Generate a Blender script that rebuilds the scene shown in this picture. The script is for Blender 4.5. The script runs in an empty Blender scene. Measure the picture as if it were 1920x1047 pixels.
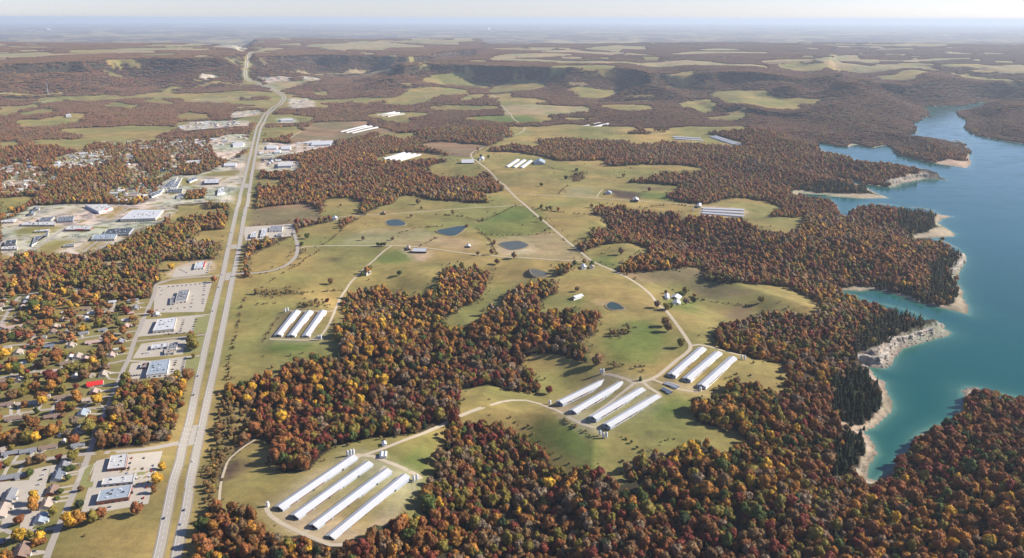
import bpy, bmesh, math, random
import numpy as np
from mathutils import Matrix, Vector
random.seed(7)
RS = np.random.RandomState(11)
S = bpy.context.scene
COL = S.collection

# ------------------------------------------------------------------ camera
CAM_H = 560.0
FPX = 1507.0                      # focal length in pixels of the 1920 px wide photograph
PITCH = math.atan((523.5 - 35.0) / FPX)
ROLL = math.radians(0.12)
cam = bpy.data.cameras.new('camera')
cam.sensor_width = 36.0
cam.lens = 36.0 * FPX / 1920.0
cam.clip_start = 5.0
cam.clip_end = 260000.0
cam_ob = bpy.data.objects.new('camera', cam)
COL.objects.link(cam_ob)
ROT = Matrix.Rotation(math.radians(90) - PITCH, 3, 'X') @ Matrix.Rotation(ROLL, 3, 'Z')
cam_ob.matrix_world = Matrix.Translation((0, 0, CAM_H)) @ ROT.to_4x4()
S.camera = cam_ob
RN = np.array(ROT)

# ------------------------------------------------------------------ light
SUN_EL = math.radians(30.0)
SUN_AZ = math.radians(80.0)       # clockwise from +Y (straight ahead): to the right and a little ahead
w = bpy.data.worlds.new('World'); S.world = w; w.use_nodes = True
nt = w.node_tree; nt.nodes.clear()
sky = nt.nodes.new('ShaderNodeTexSky'); sky.sky_type = 'NISHITA'; sky.sun_disc = False
sky.sun_elevation = SUN_EL; sky.sun_rotation = SUN_AZ
sky.air_density = 0.75; sky.dust_density = 0.2; sky.ozone_density = 1.5; sky.altitude = 0
bg = nt.nodes.new('ShaderNodeBackground'); bg.inputs['Strength'].default_value = 0.075
wo = nt.nodes.new('ShaderNodeOutputWorld')
tint = nt.nodes.new('ShaderNodeMix'); tint.data_type = 'RGBA'; tint.blend_type = 'MULTIPLY'; tint.inputs[0].default_value = 1; tint.inputs[7].default_value = (.96, .93, 1.16, 1)
nt.links.new(sky.outputs[0], tint.inputs[6]); nt.links.new(tint.outputs[2], bg.inputs[0]); nt.links.new(bg.outputs[0], wo.inputs[0])
sun = bpy.data.lights.new('sun', 'SUN'); sun.energy = 5.0; sun.angle = math.radians(0.5)
sun.color = (1.0, 0.94, 0.85)
sun_ob = bpy.data.objects.new('sun', sun); COL.objects.link(sun_ob)
SD = Vector((math.sin(SUN_AZ) * math.cos(SUN_EL), math.cos(SUN_AZ) * math.cos(SUN_EL), math.sin(SUN_EL)))
sun_ob.rotation_euler = SD.to_track_quat('Z', 'Y').to_euler()
sun_ob.location = SD * 3000
vs = S.view_settings
vs.view_transform = 'Standard'; vs.look = 'None'; vs.gamma = 1.0; vs.use_curve_mapping = False
vs.exposure = 0.85
try:
    S.cycles.volume_bounces = 0; S.cycles.max_bounces = 6; S.cycles.diffuse_bounces = 2
    S.cycles.use_denoising = True
except Exception:
    pass

# ------------------------------------------------------------------ numeric helpers
def _hash(i, j, seed):
    n = (i.astype(np.int64) * 374761393 + j.astype(np.int64) * 668265263 + seed * 974634777) & 0x7fffffff
    n = ((n ^ (n >> 13)) * 1274126177) & 0x7fffffff
    n = (n ^ (n >> 16)) & 0xffff
    return n / 65535.0
def vnoise(x, y, seed=0):
    x = np.asarray(x, float); y = np.asarray(y, float)
    i = np.floor(x); j = np.floor(y); fx = x - i; fy = y - j
    fx = fx * fx * fx * (fx * (fx * 6 - 15) + 10); fy = fy * fy * fy * (fy * (fy * 6 - 15) + 10)
    a = _hash(i, j, seed); b = _hash(i + 1, j, seed); c = _hash(i, j + 1, seed); d = _hash(i + 1, j + 1, seed)
    return (a * (1 - fx) + b * fx) * (1 - fy) + (c * (1 - fx) + d * fx) * fy
def fbm(x, y, sc, seed=0, oc=3):
    t = 0; a = 1; s = 0
    for k in range(oc):
        t = t + a * (vnoise(x / sc + 13.7 * k, y / sc - 7.1 * k, seed + k) - .5); s += a; a *= .5; sc *= .5
    return t / s * 2           # about -1..1
def sstep(a, b, x):
    t = np.clip((x - a) / (b - a), 0, 1); return t * t * (3 - 2 * t)
def rays(px):
    px = np.atleast_2d(np.asarray(px, float))
    d = np.stack([px[:, 0] - 960, -(px[:, 1] - 523.5), np.full(len(px), -FPX)], 1)
    return d @ RN.T
def at_plane(px, z=0.0):       # photo pixel -> point of a level plane
    d = rays(px); t = (z - CAM_H) / np.minimum(d[:, 2], -1.0)
    return np.stack([d[:, 0] * t, d[:, 1] * t], 1)
def to_px(x, y, z):
    z = np.asarray(z, float) + 0 * x
    p = np.stack([x, y, z - CAM_H], 1) @ RN
    k = FPX / np.maximum(-p[:, 2], 1e-3)
    u = 960 + p[:, 0] * k; v = 523.5 - p[:, 1] * k
    bad = p[:, 2] > -1
    u[bad] = -9999; v[bad] = -9999
    return u, v
def in_poly(x, y, P):
    P = np.asarray(P); out = np.zeros(len(x), bool)
    idx = np.nonzero((x >= P[:, 0].min()) & (x <= P[:, 0].max()) & (y >= P[:, 1].min()) & (y <= P[:, 1].max()))[0]
    if not len(idx): return out
    xs = x[idx]; ys = y[idx]; c = np.zeros(len(idx), bool)
    q = P[-1]
    for p in P:
        if p[1] != q[1]:
            c ^= ((p[1] > ys) != (q[1] > ys)) & (xs < (q[0] - p[0]) * (ys - p[1]) / (q[1] - p[1]) + p[0])
        q = p
    out[idx] = c
    return out
def dist_line(x, y, P, closed=False, reach=None):
    P = np.asarray(P, float); D = np.full(len(x), 1e9)
    n = len(P) if closed else len(P) - 1
    for k in range(n):
        a = P[k]; b = P[(k + 1) % len(P)]
        if reach:
            m = (x > min(a[0], b[0]) - reach) & (x < max(a[0], b[0]) + reach) & (y > min(a[1], b[1]) - reach) & (y < max(a[1], b[1]) + reach)
            idx = np.nonzero(m)[0]
            if not len(idx): continue
        else: idx = slice(None)
        ab = b - a; L = max(ab @ ab, 1e-9)
        xs = x[idx]; ys = y[idx]
        t = np.clip(((xs - a[0]) * ab[0] + (ys - a[1]) * ab[1]) / L, 0, 1)
        d = np.hypot(xs - a[0] - t * ab[0], ys - a[1] - t * ab[1])
        D[idx] = np.minimum(D[idx], d)
    return D

# ------------------------------------------------------------------ the map, read off the photograph (photo pixels, set down on the terrain)
LAKE_Z = -45.0
# visible water, as seen
WATER = [(1730,200),(1765,200),(1800,199),(1832,194),(1856,190),(1850,196),(1825,203),(1797,207),(1795,214),(1802,220),(1817,227),(1811,238),(1815,248),(1840,257),(1880,264),(1925,271),
 (2100,290),(2500,400),(2500,760),(2100,760),(1925,747),(1890,741),(1862,734),(1840,728),(1815,726),(1803,733),(1806,745),(1805,765),(1795,785),(1760,797),(1725,812),(1712,826),(1700,846),(1686,862),(1672,880),(1655,893),
 (1640,901),(1625,897),(1628,880),(1640,860),(1647,851),(1637,830),(1628,815),(1617,811),(1640,803),(1653,791),(1670,775),(1676,765),(1672,750),(1662,731),(1659,717),(1645,709),(1634,695),(1628,688),
 (1641,690),(1661,692),(1672,684),(1677,672),(1690,655),(1720,646),(1750,637),(1776,631),(1784,624),(1767,614),(1754,607),(1727,593),(1710,584),(1682,577),(1665,572),(1647,571),(1615,559),(1575,545),
 (1590,545),(1615,547),(1634,543),(1660,547),(1690,556),(1720,566),(1750,574),(1785,583),(1817,591),(1818,578),(1808,561),(1806,546),(1795,530),(1796,515),(1807,496),(1808,482),(1801,473),(1795,466),(1772,453),(1745,447),(1787,444),(1792,439),(1776,429),(1761,420),(1766,411),(1788,406),(1762,403),
 (1756,398),(1749,394),(1727,390),(1690,387),(1655,382),(1622,382),(1596,394),(1592,404),(1582,404),(1573,401),(1570,389),(1560,377),(1549,368),(1565,369),(1615,373),(1667,372),(1655,367),(1640,361),(1627,353),(1618,346),(1655,351),(1677,351),(1690,343),(1715,339),(1738,335),(1779,338),(1750,328),(1738,321),
 (1715,312),(1657,305),(1600,302),(1598,296),(1565,287),(1545,284),(1535,278),(1528,267),(1548,270),(1571,275),(1592,276),(1603,272),(1636,278),(1667,272),(1677,284),(1688,292),(1720,300),(1753,307),(1815,316),(1820,308),(1819,292),(1814,278),(1805,266),(1780,259),(1745,257),(1712,254),(1690,250),(1725,250),(1712,244),(1716,240),(1711,231),(1718,229),(1732,222),(1741,219),(1738,209)]
# water hidden behind near banks and their trees: the lake goes on under the tree line
HID = [[(1754,612),(1727,602),(1682,590),(1647,583),(1615,570),(1578,556),(1575,545),(1615,559),(1665,572),(1710,584),(1754,606)],
 [(1795,474),(1745,458),(1700,452),(1745,446),(1795,466)],
 [(1755,402),(1700,398),(1655,392),(1622,391),(1600,398),(1598,394),(1622,381),(1690,386),(1757,398)],
 [(1738,326),(1700,318),(1657,311),(1595,308),(1600,301),(1715,311)],
 [(1560,384),(1545,378),(1520,370),(1500,364),(1549,366),(1572,388)],
 [(1925,758),(1870,748),(1830,738),(1842,727),(1925,745)],
 [(1815,282),(1780,266),(1712,259),(1712,253),(1780,258)],
 [(1618,346),(1580,342),(1550,336),(1570,333),(1600,337),(1630,350)]]
# plateaus: list of (height, slope width, front edge and beyond)
PLATEAU = [
 (158, 400, [(752,128),(800,121.5),(870,123),(960,126),(1040,128),(1100,129.5),(1180,130),(1202,132),(1222,141),(1235,131),(1290,133),(1330,134),(1400,137),(1440,139),(1500,141),(1560,140),(1560,84),(1400,80),(920,84),(905,96),(880,108),(820,114),(760,120)]),
 (128, 300, [(1440,139),(1462,142),(1476,154),(1492,151),(1510,141),(1560,141),(1580,146),(1600,160),(1612,148),(1640,146),(1700,150),(1745,148),(1783,147),(1792,160),(1806,168),(1822,162),(1835,148),(1860,149),(1925,154),(2200,165),(2600,150),(2600,80),(1500,80)]),
 (170, 300, [(478,112),(520,106),(600,104.5),(660,105),(720,105.5),(760,108),(800,104),(830,99),(870,94),(900,90),(900,72),(480,72)]),
 (200, 800, [(-600,140),(-100,126),(60,121),(150,117),(205,114),(300,112),(380,112),(425,110),(440,104),(440,85),(300,80),(-600,80)]),
 (46, 300, [(1325,182),(1355,187),(1385,193),(1440,201),(1510,204),(1530,196),(1600,186),(1560,181),(1440,168),(1350,172)]),
]
# wooded hollows and creek beds: (depth, half width, line)
HOLLOW = [
 (42, 210, [(1628,905),(1652,960),(1650,1047),(1640,1120)]),
 (36, 200, [(1590,690),(1520,655),(1450,610),(1392,560),(1320,545)]),
 (38, 210, [(1560,548),(1490,535),(1400,500),(1300,455),(1200,425)]),
 (34, 220, [(1550,372),(1500,392),(1440,345),(1380,315)]),
 (32, 170, [(940,1120),(972,1010),(985,940),(960,880),(940,835)]),
 (24, 170, [(1010,715),(930,672),(830,640),(760,590),(700,560)]),
 (26, 170, [(440,820),(560,770),(700,735),(830,700),(930,672)]),
 (14, 140, [(880,600),(900,560),(915,520)]),
 (14, 160, [(500,380),(640,345),(760,320),(900,345)]),
 (40, 420, [(1480,152),(1500,180),(1460,215),(1520,240),(1600,268)]),
 (30, 350, [(1222,141),(1235,165),(1330,200),(1380,235)]),
 (55, 500, [(1605,155),(1640,175),(1720,190)]),
 (55, 500, [(1806,160),(1850,180),(1860,190)]),
 (26, 300, [(1325,960),(1440,900),(1500,830)]),
]
# land cover layers, later ones lie over earlier ones
# g pasture, G lush green, b brown stubble, t tan hay, p ploughed, d bare dirt, w wood, x brush, s sand, r rock, y yards, c commercial concrete
L = []
def lay(kind, *pts): L.append((kind, list(pts)))
# far left fields
lay('t',(205,111),(250,108),(345,105),(400,110),(372,112),(300,111),(225,115)); lay('t',(52,120),(105,118),(87,125),(50,125))
lay('t',(0,130),(45,131),(0,134)); lay('g',(0,174),(122,173),(122,177),(0,178)); lay('t',(57,191),(112,184),(110,189),(80,193),(57,195))
lay('g',(0,200),(37,199),(75,195),(77,200),(42,204),(37,209),(12,216),(0,217)); lay('g',(32,215),(80,203),(106,207),(50,216))
lay('g',(30,236),(35,225),(70,225),(120,216),(132,212),(170,214),(140,227),(100,235),(50,239)); lay('g',(175,183),(207,179),(231,178),(190,188))
lay('g',(185,198),(212,192),(235,192),(238,197),(277,196),(250,201),(240,206),(232,200)); lay('g',(260,189),(300,184),(333,196),(310,194),(275,191))
lay('g',(260,178),(285,174),(356,176),(325,182),(300,181)); lay('g',(287,167),(325,161),(479,155),(475,158),(350,164),(312,172))
lay('t',(357,187),(375,184),(479,180),(479,184),(430,185),(412,192)); lay('t',(425,203),(479,199),(450,203))
lay('g',(327,221),(340,212),(365,211),(397,216),(387,222),(332,223)); lay('g',(328,230),(358,228),(352,238),(328,238))
lay('t',(180,57),(240,68),(330,64),(170,66)); lay('t',(190,80),(228,79),(226,82),(192,82)); lay('t',(255,80),(325,76),(322,80),(256,82)); lay('t',(118,87),(150,84),(148,88)); lay('t',(160,87),(200,86),(205,89)); lay('t',(0,87),(48,87),(40,90),(0,90))
lay('t',(52,107),(70,105),(104,104),(116,106),(80,108)); lay('t',(375,145),(418,143),(400,147),(380,148)); lay('g',(345,152),(375,149),(372,153))
# plateau tops and far middle
lay('t',(595,102),(640,93),(655,86),(720,84),(730,88),(797,95),(800,98),(730,100),(720,104),(655,104)); lay('t',(728,87),(860,88),(864,92),(800,91)); lay('t',(480,106),(500,101),(545,101),(500,107),(480,116))
lay('t',(535,135),(570,132),(640,137),(655,131),(680,130),(745,129),(734,134),(687,138),(640,141),(605,140)); lay('t',(520,92),(570,91),(565,94),(522,94)); lay('t',(565,97),(590,93),(650,90),(640,95))
lay('t',(770,80),(805,78),(808,82),(775,84)); lay('t',(850,78),(905,76),(880,84),(850,86)); lay('t',(800,68),(850,66),(850,70))
lay('t',(800,120),(880,122),(918,123),(922,116),(960,112),(1035,110),(1082,113),(1040,117),(960,120),(958,122),(1060,124),(1140,126),(1190,128),(1215,123),(1330,125),(1365,131),(1440,133),(1440,137),(1350,134.5),(1280,132.5),(1200,129.5),(1100,129),(960,125.5))
lay('t',(1000,107),(1070,100),(1100,104),(1180,108),(1140,112),(1060,107)); lay('t',(1090,99),(1150,92),(1210,95),(1215,102),(1170,101),(1160,106)); lay('t',(1165,107),(1240,113),(1180,111))
lay('t',(1250,110),(1310,105),(1440,107),(1440,110),(1350,109),(1280,112)); lay('t',(1005,98),(1040,97),(1035,99)); lay('t',(1080,80),(1160,78),(1210,76),(1200,80),(1090,82)); lay('t',(1300,102),(1350,98),(1400,101),(1330,103))
lay('t',(1020,78),(1060,77),(1080,80),(1070,86)); lay('t',(960,72),(1010,70),(1020,73)); lay('t',(1250,66),(1310,65),(1305,68))
lay('g',(1455,128),(1490,126),(1510,129),(1590,129),(1602,133),(1565,133),(1540,138),(1502,138),(1455,131)); lay('g',(1620,142),(1675,141),(1690,135),(1740,135),(1747,139),(1727,143),(1705,145),(1742,149),(1690,150))
lay('g',(1775,136),(1815,140),(1860,147),(1925,152),(1925,156),(1850,150),(1800,144)); lay('g',(1800,132),(1890,136),(1925,134),(1925,136),(1860,138)); lay('t',(1547,110),(1580,107),(1610,107),(1615,115),(1650,116),(1647,122),(1610,119),(1565,116))
lay('t',(1680,106),(1700,105),(1697,109)); lay('t',(1700,114),(1722,113),(1720,117)); lay('t',(1815,116),(1840,116),(1838,120)); lay('g',(1860,118),(1905,119),(1900,123),(1862,122)); lay('t',(1600,82),(1615,83),(1612,85)); lay('t',(1830,77),(1900,79),(1890,81))
# middle distance fields east of the highway
lay('b',(572,237),(585,230),(630,228),(692,227),(685,233),(630,240),(572,245)); lay('b',(542,262),(565,246),(620,240),(650,235),(696,235),(720,241),(747,248),(740,254),(700,246),(670,258),(630,263),(560,270))
lay('g',(685,218),(705,212),(740,210),(780,211),(806,212),(800,216),(767,218),(771,227),(750,227),(720,223)); lay('g',(800,201),(830,197),(930,199),(943,203),(880,205),(805,204))
lay('G',(850,216),(890,211),(945,212),(955,220),(966,232),(920,236),(875,237),(895,229),(893,220)); lay('G',(790,236),(800,225),(815,219),(841,217),(812,230)); lay('g',(730,250),(790,250),(760,258),(700,254))
lay('g',(770,168),(797,163),(840,165),(881,170),(878,175),(830,177),(810,186),(782,192),(755,194),(714,191)); lay('g',(745,158),(780,157),(770,165)); lay('g',(862,155),(885,153),(915,155),(927,158),(910,163),(885,161))
lay('g',(910,171),(930,160),(960,152),(985,149),(1010,151),(1031,156),(1017,162),(985,168),(960,171),(930,174)); lay('g',(855,187),(880,178),(911,176),(905,182),(880,187)); lay('g',(912,178),(960,174),(962,182),(935,184),(915,184))
lay('g',(585,172),(615,171),(620,176),(590,178)); lay('g',(658,189),(695,188),(690,192),(660,192)); lay('g',(525,222),(560,218),(545,214),(520,215)); lay('t',(500,155),(560,152),(640,150),(560,157),(530,165),(522,178),(512,172))
lay('g',(930,186),(960,183),(990,184),(1020,188),(1036,191),(990,194),(940,194)); lay('t',(940,199),(998,196),(1060,199),(1100,200),(1110,207),(1131,209),(1080,209),(1060,212),(1000,216),(945,216))
lay('G',(960,216),(995,216),(1002,222),(1020,226),(1022,236),(962,240)); lay('g',(962,238),(1025,237),(1060,233),(1115,236),(1190,238),(1196,242),(1170,247),(1130,246),(1140,252),(1210,253),(1250,248),(1280,243),(1325,244),(1332,253),(1355,258),(1402,267),(1380,273),(1320,270),(1240,264),(1228,270),(1190,271),(1175,262),(1130,262),(1060,257),(1000,263),(962,262))
lay('g',(1055,220),(1115,221),(1110,224),(1060,224)); lay('g',(1117,197),(1160,196),(1220,199),(1231,204),(1197,206),(1160,205)); lay('g',(1170,178),(1210,177),(1238,178),(1222,183),(1180,183)); lay('g',(1065,165),(1110,164),(1150,169),(1180,170),(1165,175),(1110,170),(1077,173)); lay('b',(1060,156),(1100,155),(1105,160),(1070,162))
lay('g',(1325,179),(1360,171),(1410,169),(1440,171),(1450,182),(1515,183),(1570,183),(1592,185),(1540,187),(1527,195),(1490,190),(1506,204),(1440,201),(1385,193),(1355,187),(1350,183))
lay('b',(783,272),(800,268),(830,266),(895,271),(912,273),(900,280),(885,290),(868,293),(845,289),(800,278)); lay('g',(700,300),(730,288),(800,286),(870,296),(885,292),(905,278),(960,256),(985,248),(1016,272),(1000,276),(960,270),(920,278),(900,300),(880,303),(800,300),(720,303))
lay('g',(790,320),(815,308),(850,303),(890,303),(905,314),(912,322),(850,330),(820,328),(800,321)); lay('G',(825,337),(850,332),(905,329),(926,341),(905,349),(860,350),(838,345))
lay('g',(890,300),(905,285),(960,286),(1005,292),(1050,303),(1130,301),(1140,306),(1125,313),(1160,312),(1200,309),(1270,310),(1310,316),(1335,320),(1300,322),(1250,322),(1225,325),(1222,334),(1180,335),(1178,343),(1215,345),(1288,350),(1262,357),(1245,371),(1270,378),(1325,385),(1360,374),(1400,373),(1440,379),(1470,394),(1445,400),(1440,408),(1515,405),(1500,419),(1482,440),(1440,433),(1420,428),(1395,410),(1370,407),(1320,403),(1280,402),(1268,396),(1200,390),(1160,385),(1120,383),(1110,390),(1115,404),(1133,412),(1148,425),(1187,431),(1150,431),(1120,428),(1108,431),(1112,444),(1098,448),(1080,462),(1060,445),(1030,415),(1000,395),(985,385),(955,365),(930,340),(905,312))
lay('G',(1200,362),(1250,362),(1262,368),(1275,378),(1195,372)); lay('b',(1180,346),(1210,348),(1250,353),(1240,358),(1190,352)); lay('t',(1048,366),(1065,352),(1110,350),(1118,371)); lay('p',(1132,355),(1204,361),(1197,374),(1160,372),(1150,365),(1131,358))
lay('b',(470,397),(510,387),(555,384),(572,380),(592,391),(600,398),(597,409),(545,414),(480,424),(466,428)); lay('g',(605,385),(616,373),(660,371),(680,381),(674,403),(640,407),(600,407)); lay('g',(483,340),(500,335),(540,337),(520,345),(482,345))
lay('g',(640,430),(675,408),(690,397),(712,388),(735,381),(742,371),(762,367),(790,369),(813,376),(850,377),(880,380),(915,382),(919,373),(893,366),(925,361),(952,357),(965,367),(990,390),(1020,415),(1060,446),(1085,470),(1109,490),(1110,497),(1045,497),(1048,525),(1020,523),(985,530),(960,540),(936,573),(914,580),(908,594),(888,597),(870,611),(852,618),(828,602),(845,589),(864,579),(893,569),(903,554),(912,538),(917,515),(932,503),(925,499),(890,494),(855,494),(832,501),(820,530),(801,545),(780,551),(747,544),(730,539),(717,529),(692,528),(665,539),(652,552),(640,561),(642,586),(660,597),(640,602),(630,614),(630,634),(642,650),(612,664),(585,664),(565,671),(550,667),(535,684),(515,696),(492,691),(478,700),(452,708),(425,715),(405,730),(420,640),(440,560),(447,525),(480,516),(520,508),(545,497),(558,478),(566,464),(600,462),(620,450),(625,440))
lay('g',(460,500),(475,475),(500,465),(540,448),(552,440),(556,455),(555,475),(540,495),(510,505),(470,510)); lay('g',(555,430),(600,420),(640,412),(640,430),(610,455),(570,464),(560,455))
lay('G',(893,425),(930,402),(960,388),(985,388),(1005,405),(1040,433),(1000,440),(945,447),(920,445),(895,435)); lay('t',(925,448),(960,443),(1035,437),(1065,455),(1090,478),(1100,486),(1070,488),(1020,485),(975,481),(930,478),(925,465)); lay('t',(650,445),(690,430),(780,427),(830,445),(900,450),(890,470),(820,463),(700,460),(640,460)); lay('G',(705,492),(735,470),(770,475),(775,490),(740,495)); lay('G',(960,388),(1000,392),(1030,410),(1000,400))
lay('g',(1110,467),(1135,459),(1160,457),(1190,459),(1217,470),(1200,477),(1174,484),(1168,492),(1152,502),(1115,491),(1092,474)); lay('G',(1110,488),(1125,476),(1165,482),(1152,501)); lay('b',(1165,511),(1185,512),(1230,508),(1275,504),(1320,503),(1318,515),(1310,526),(1335,530),(1340,545),(1280,550),(1220,540),(1190,528))
lay('g',(1109,490),(1165,513),(1200,530),(1240,535),(1290,530),(1315,525),(1335,530),(1372,535),(1440,534),(1472,539),(1502,551),(1527,566),(1542,577),(1527,581),(1507,585),(1487,584),(1440,581),(1395,604),(1350,611),(1330,625),(1342,640),(1352,655),(1390,664),(1440,680),(1472,686),(1478,711),(1462,724),(1440,721),(1410,716),(1392,700),(1370,715),(1345,735),(1306,752),(1300,775),(1310,792),(1350,805),(1382,811),(1400,823),(1372,839),(1350,835),(1317,822),(1277,830),(1242,838),(1210,846),(1200,857),(1175,872),(1168,892),(1150,894),(1135,888),(1110,873),(1078,871),(1065,876),(1037,861),(1020,846),(1005,831),(992,810),(960,797),(905,776),(884,777),(862,783),(861,750),(860,729),(960,733),(1010,737),(1012,712),(990,690),(965,677),(1002,663),(1042,666),(1072,675),(1105,686),(1112,675),(1097,654),(1093,631),(1117,629),(1120,609),(1115,580),(1072,579),(1042,580),(1007,589),(1012,569),(1047,548),(1045,520))
lay('b',(1280,530),(1340,533),(1410,545),(1405,552),(1350,562),(1300,552)); lay('G',(1230,560),(1310,565),(1300,590),(1250,580)); lay('G',(990,800),(1040,780),(1090,810),(1130,850),(1100,868),(1040,850)); lay('G',(1215,765),(1260,745),(1310,755),(1290,765),(1235,790)); lay('G',(1060,555),(1090,548),(1100,565),(1070,570)); lay('b',(1370,575),(1410,570),(1400,600),(1360,600)); lay('G',(1180,600),(1230,600),(1250,630),(1230,680),(1150,680),(1120,640))
lay('g',(480,822),(450,842),(430,867),(420,893),(411,925),(412,945),(425,952),(470,957),(500,985),(530,1005),(565,1002),(595,1012),(610,1019),(640,1022),(650,1012),(677,998),(695,990),(730,970),(750,965),(760,960),(795,955),(790,940),(792,915),(800,907),(805,885),(815,880),(827,848),(838,800),(850,787),(830,797),(792,811),(762,816),(730,818),(700,821),(655,831),(625,838),(600,858),(592,868),(575,883),(532,887),(517,876),(510,850),(500,830))
lay('G',(730,866),(742,850),(780,828),(822,815),(818,850),(805,878),(780,880),(745,872)); lay('p',(420,890),(440,862),(465,860),(475,870),(455,895),(422,908)); lay('p',(700,978),(745,945),(756,943),(755,950),(715,980)); lay('d',(640,862),(655,842),(700,850),(740,870),(770,882),(790,895),(788,910),(735,975),(650,1018),(600,1018),(520,985),(495,955),(510,940),(600,880)); lay('g',(575,945),(660,880),(680,890),(600,955)); lay('g',(615,970),(700,895),(715,905),(640,985)); lay('g',(655,985),(740,915),(752,925),(680,1000))
lay('d',(1180,712),(1230,712),(1215,735),(1235,745),(1225,760),(1130,812),(1105,815),(1055,785),(1035,765),(1050,752),(1130,700),(1150,702)); lay('g',(1070,762),(1150,705),(1162,712),(1090,768)); lay('g',(1095,775),(1170,718),(1185,728),(1115,782)); lay('g',(1130,788),(1205,735),(1212,742),(1145,800)); lay('d',(1245,710),(1275,720),(1320,725),(1312,735),(1275,732),(1240,722))
lay('p',(1222,802),(1240,798),(1238,806),(1225,808)); lay('p',(1210,822),(1232,822),(1225,832),(1210,832)); lay('p',(1250,810),(1262,810),(1258,816)); lay('p',(612,488),(630,484),(640,487),(628,492),(615,492)); lay('b',(500,600),(515,590),(560,578),(610,585),(600,600),(540,640),(490,650))
lay('d',(505,632),(575,633),(605,628),(606,638),(575,642),(505,640)); lay('g',(450,560),(520,570),(510,625),(480,640),(430,690),(420,660)); lay('G',(500,640),(600,645),(580,660),(530,668),(500,660)); lay('d',(1314,388),(1322,386),(1398,392),(1404,398),(1398,409),(1355,408),(1316,403)); lay('d',(745,468),(795,466),(810,475),(795,490),(775,492),(772,482)); lay('d',(1120,568),(1137,565),(1142,572),(1135,575)); lay('d',(935,458),(955,452),(990,456),(1010,470),(985,478),(940,478))
# west of the highway
lay('g',(0,266),(42,264),(37,272),(0,279)); lay('g',(105,278),(125,267),(140,262),(285,262),(250,269),(175,267),(160,279),(150,282)); lay('g',(0,372),(57,368),(72,372),(45,382),(0,393))
lay('y',(0,395),(35,400),(0,412)); lay('c',(35,404),(60,387),(120,384),(200,383),(250,384),(330,384),(325,397),(300,420),(265,434),(240,442),(215,459),(175,470),(155,479),(120,473),(92,478),(60,471),(37,473),(0,478),(0,417))
lay('g',(20,432),(60,422),(125,424),(90,440),(25,440)); lay('g',(60,468),(95,450),(145,449),(112,471),(92,480)); lay('g',(145,470),(170,450),(205,452),(185,463),(165,472)); lay('g',(190,412),(215,388),(240,386),(215,411)); lay('g',(125,401),(145,388),(160,386),(135,402)); lay('g',(270,391),(300,388),(302,394),(265,396)); lay('g',(62,468),(75,458),(90,452),(70,470)); lay('y',(0,478),(40,474),(15,500),(0,505))
lay('c',(262,384),(290,366),(305,345),(330,330),(370,328),(400,318),(440,298),(463,288),(456,345),(442,375),(430,382),(380,380),(350,384)); lay('w',(344,373),(355,358),(385,354),(388,357),(380,374)); lay('g',(332,338),(345,332),(372,338),(368,348),(335,350)); lay('g',(372,330),(400,322),(452,318),(445,330),(380,332)); lay('g',(438,362),(455,352),(450,365),(440,375))
lay('c',(392,262),(425,252),(465,250),(468,275),(440,292),(430,300),(405,295)); lay('c',(335,240),(360,228),(440,226),(470,228),(470,236),(410,240),(340,246)); lay('c',(428,214),(445,209),(490,206),(495,212),(470,218),(430,222)); lay('y',(195,265),(290,260),(390,258),(400,290),(350,300),(330,325),(300,340),(255,345),(200,330),(170,320),(110,318),(90,300),(130,288),(180,280)); lay('y',(0,310),(60,300),(80,320),(110,325),(100,350),(60,365),(0,370)); lay('y',(200,348),(290,345),(280,370),(250,380),(205,375))
lay('g',(222,325),(235,325),(250,327),(230,345),(215,350)); lay('w',(150,340),(215,300),(240,320),(225,350),(170,370),(60,370),(100,345)); lay('w',(250,300),(260,282),(315,290),(320,320),(280,325))
lay('g',(317,407),(332,386),(375,384),(392,393),(427,391),(425,398),(352,403),(337,412),(318,420)); lay('g',(350,448),(382,432),(422,431),(423,447),(350,451),(312,458)); lay('g',(298,497),(306,488),(325,490),(400,488),(412,465),(420,440),(428,400),(437,375),(450,372),(434,440),(415,518),(350,523),(300,525)); lay('b',(240,435),(258,428),(300,420),(315,412),(260,436),(245,442))
lay('c',(323,519),(330,503),(352,494),(385,490),(398,492),(396,505),(380,514),(345,520)); lay('t',(186,493),(215,489),(245,488),(240,496),(190,500)); lay('y',(0,505),(12,495),(30,508),(40,525),(0,530)); lay('b',(0,504),(35,497),(20,508),(0,513))
lay('y',(0,548),(60,545),(120,540),(180,548),(240,558),(280,550),(300,527),(330,524),(412,517),(372,700),(350,785),(345,832),(322,860),(285,1047),(240,1100),(-300,1200),(-300,560)); lay('w',(20,540),(100,538),(105,550),(40,553)); lay('w',(200,535),(285,533),(282,560),(240,563),(205,560))
lay('w',(198,790),(208,757),(217,738),(221,726),(237,716),(320,712),(350,706),(351,736),(338,786),(324,823),(285,833),(250,840),(190,845),(180,839),(186,815)); lay('g',(100,1047),(118,990),(160,965),(200,962),(285,948),(285,965),(265,1047))
lay('x',(381,800),(395,740),(412,745),(470,770),(480,790),(470,822),(440,835),(418,880),(408,930),(412,950),(370,1000),(352,1010),(372,920),(378,860)); lay('x',(462,552),(500,540),(560,545),(560,553),(490,556)); lay('x',(560,565),(605,562),(606,577),(570,578)); lay('x',(1142,622),(1168,612),(1184,612),(1176,630),(1145,634)); lay('x',(1068,337),(1080,325),(1096,322),(1094,338),(1076,343)); lay('w',(1120,384),(1140,383),(1195,390),(1200,400),(1190,430),(1160,425),(1115,404))
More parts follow.
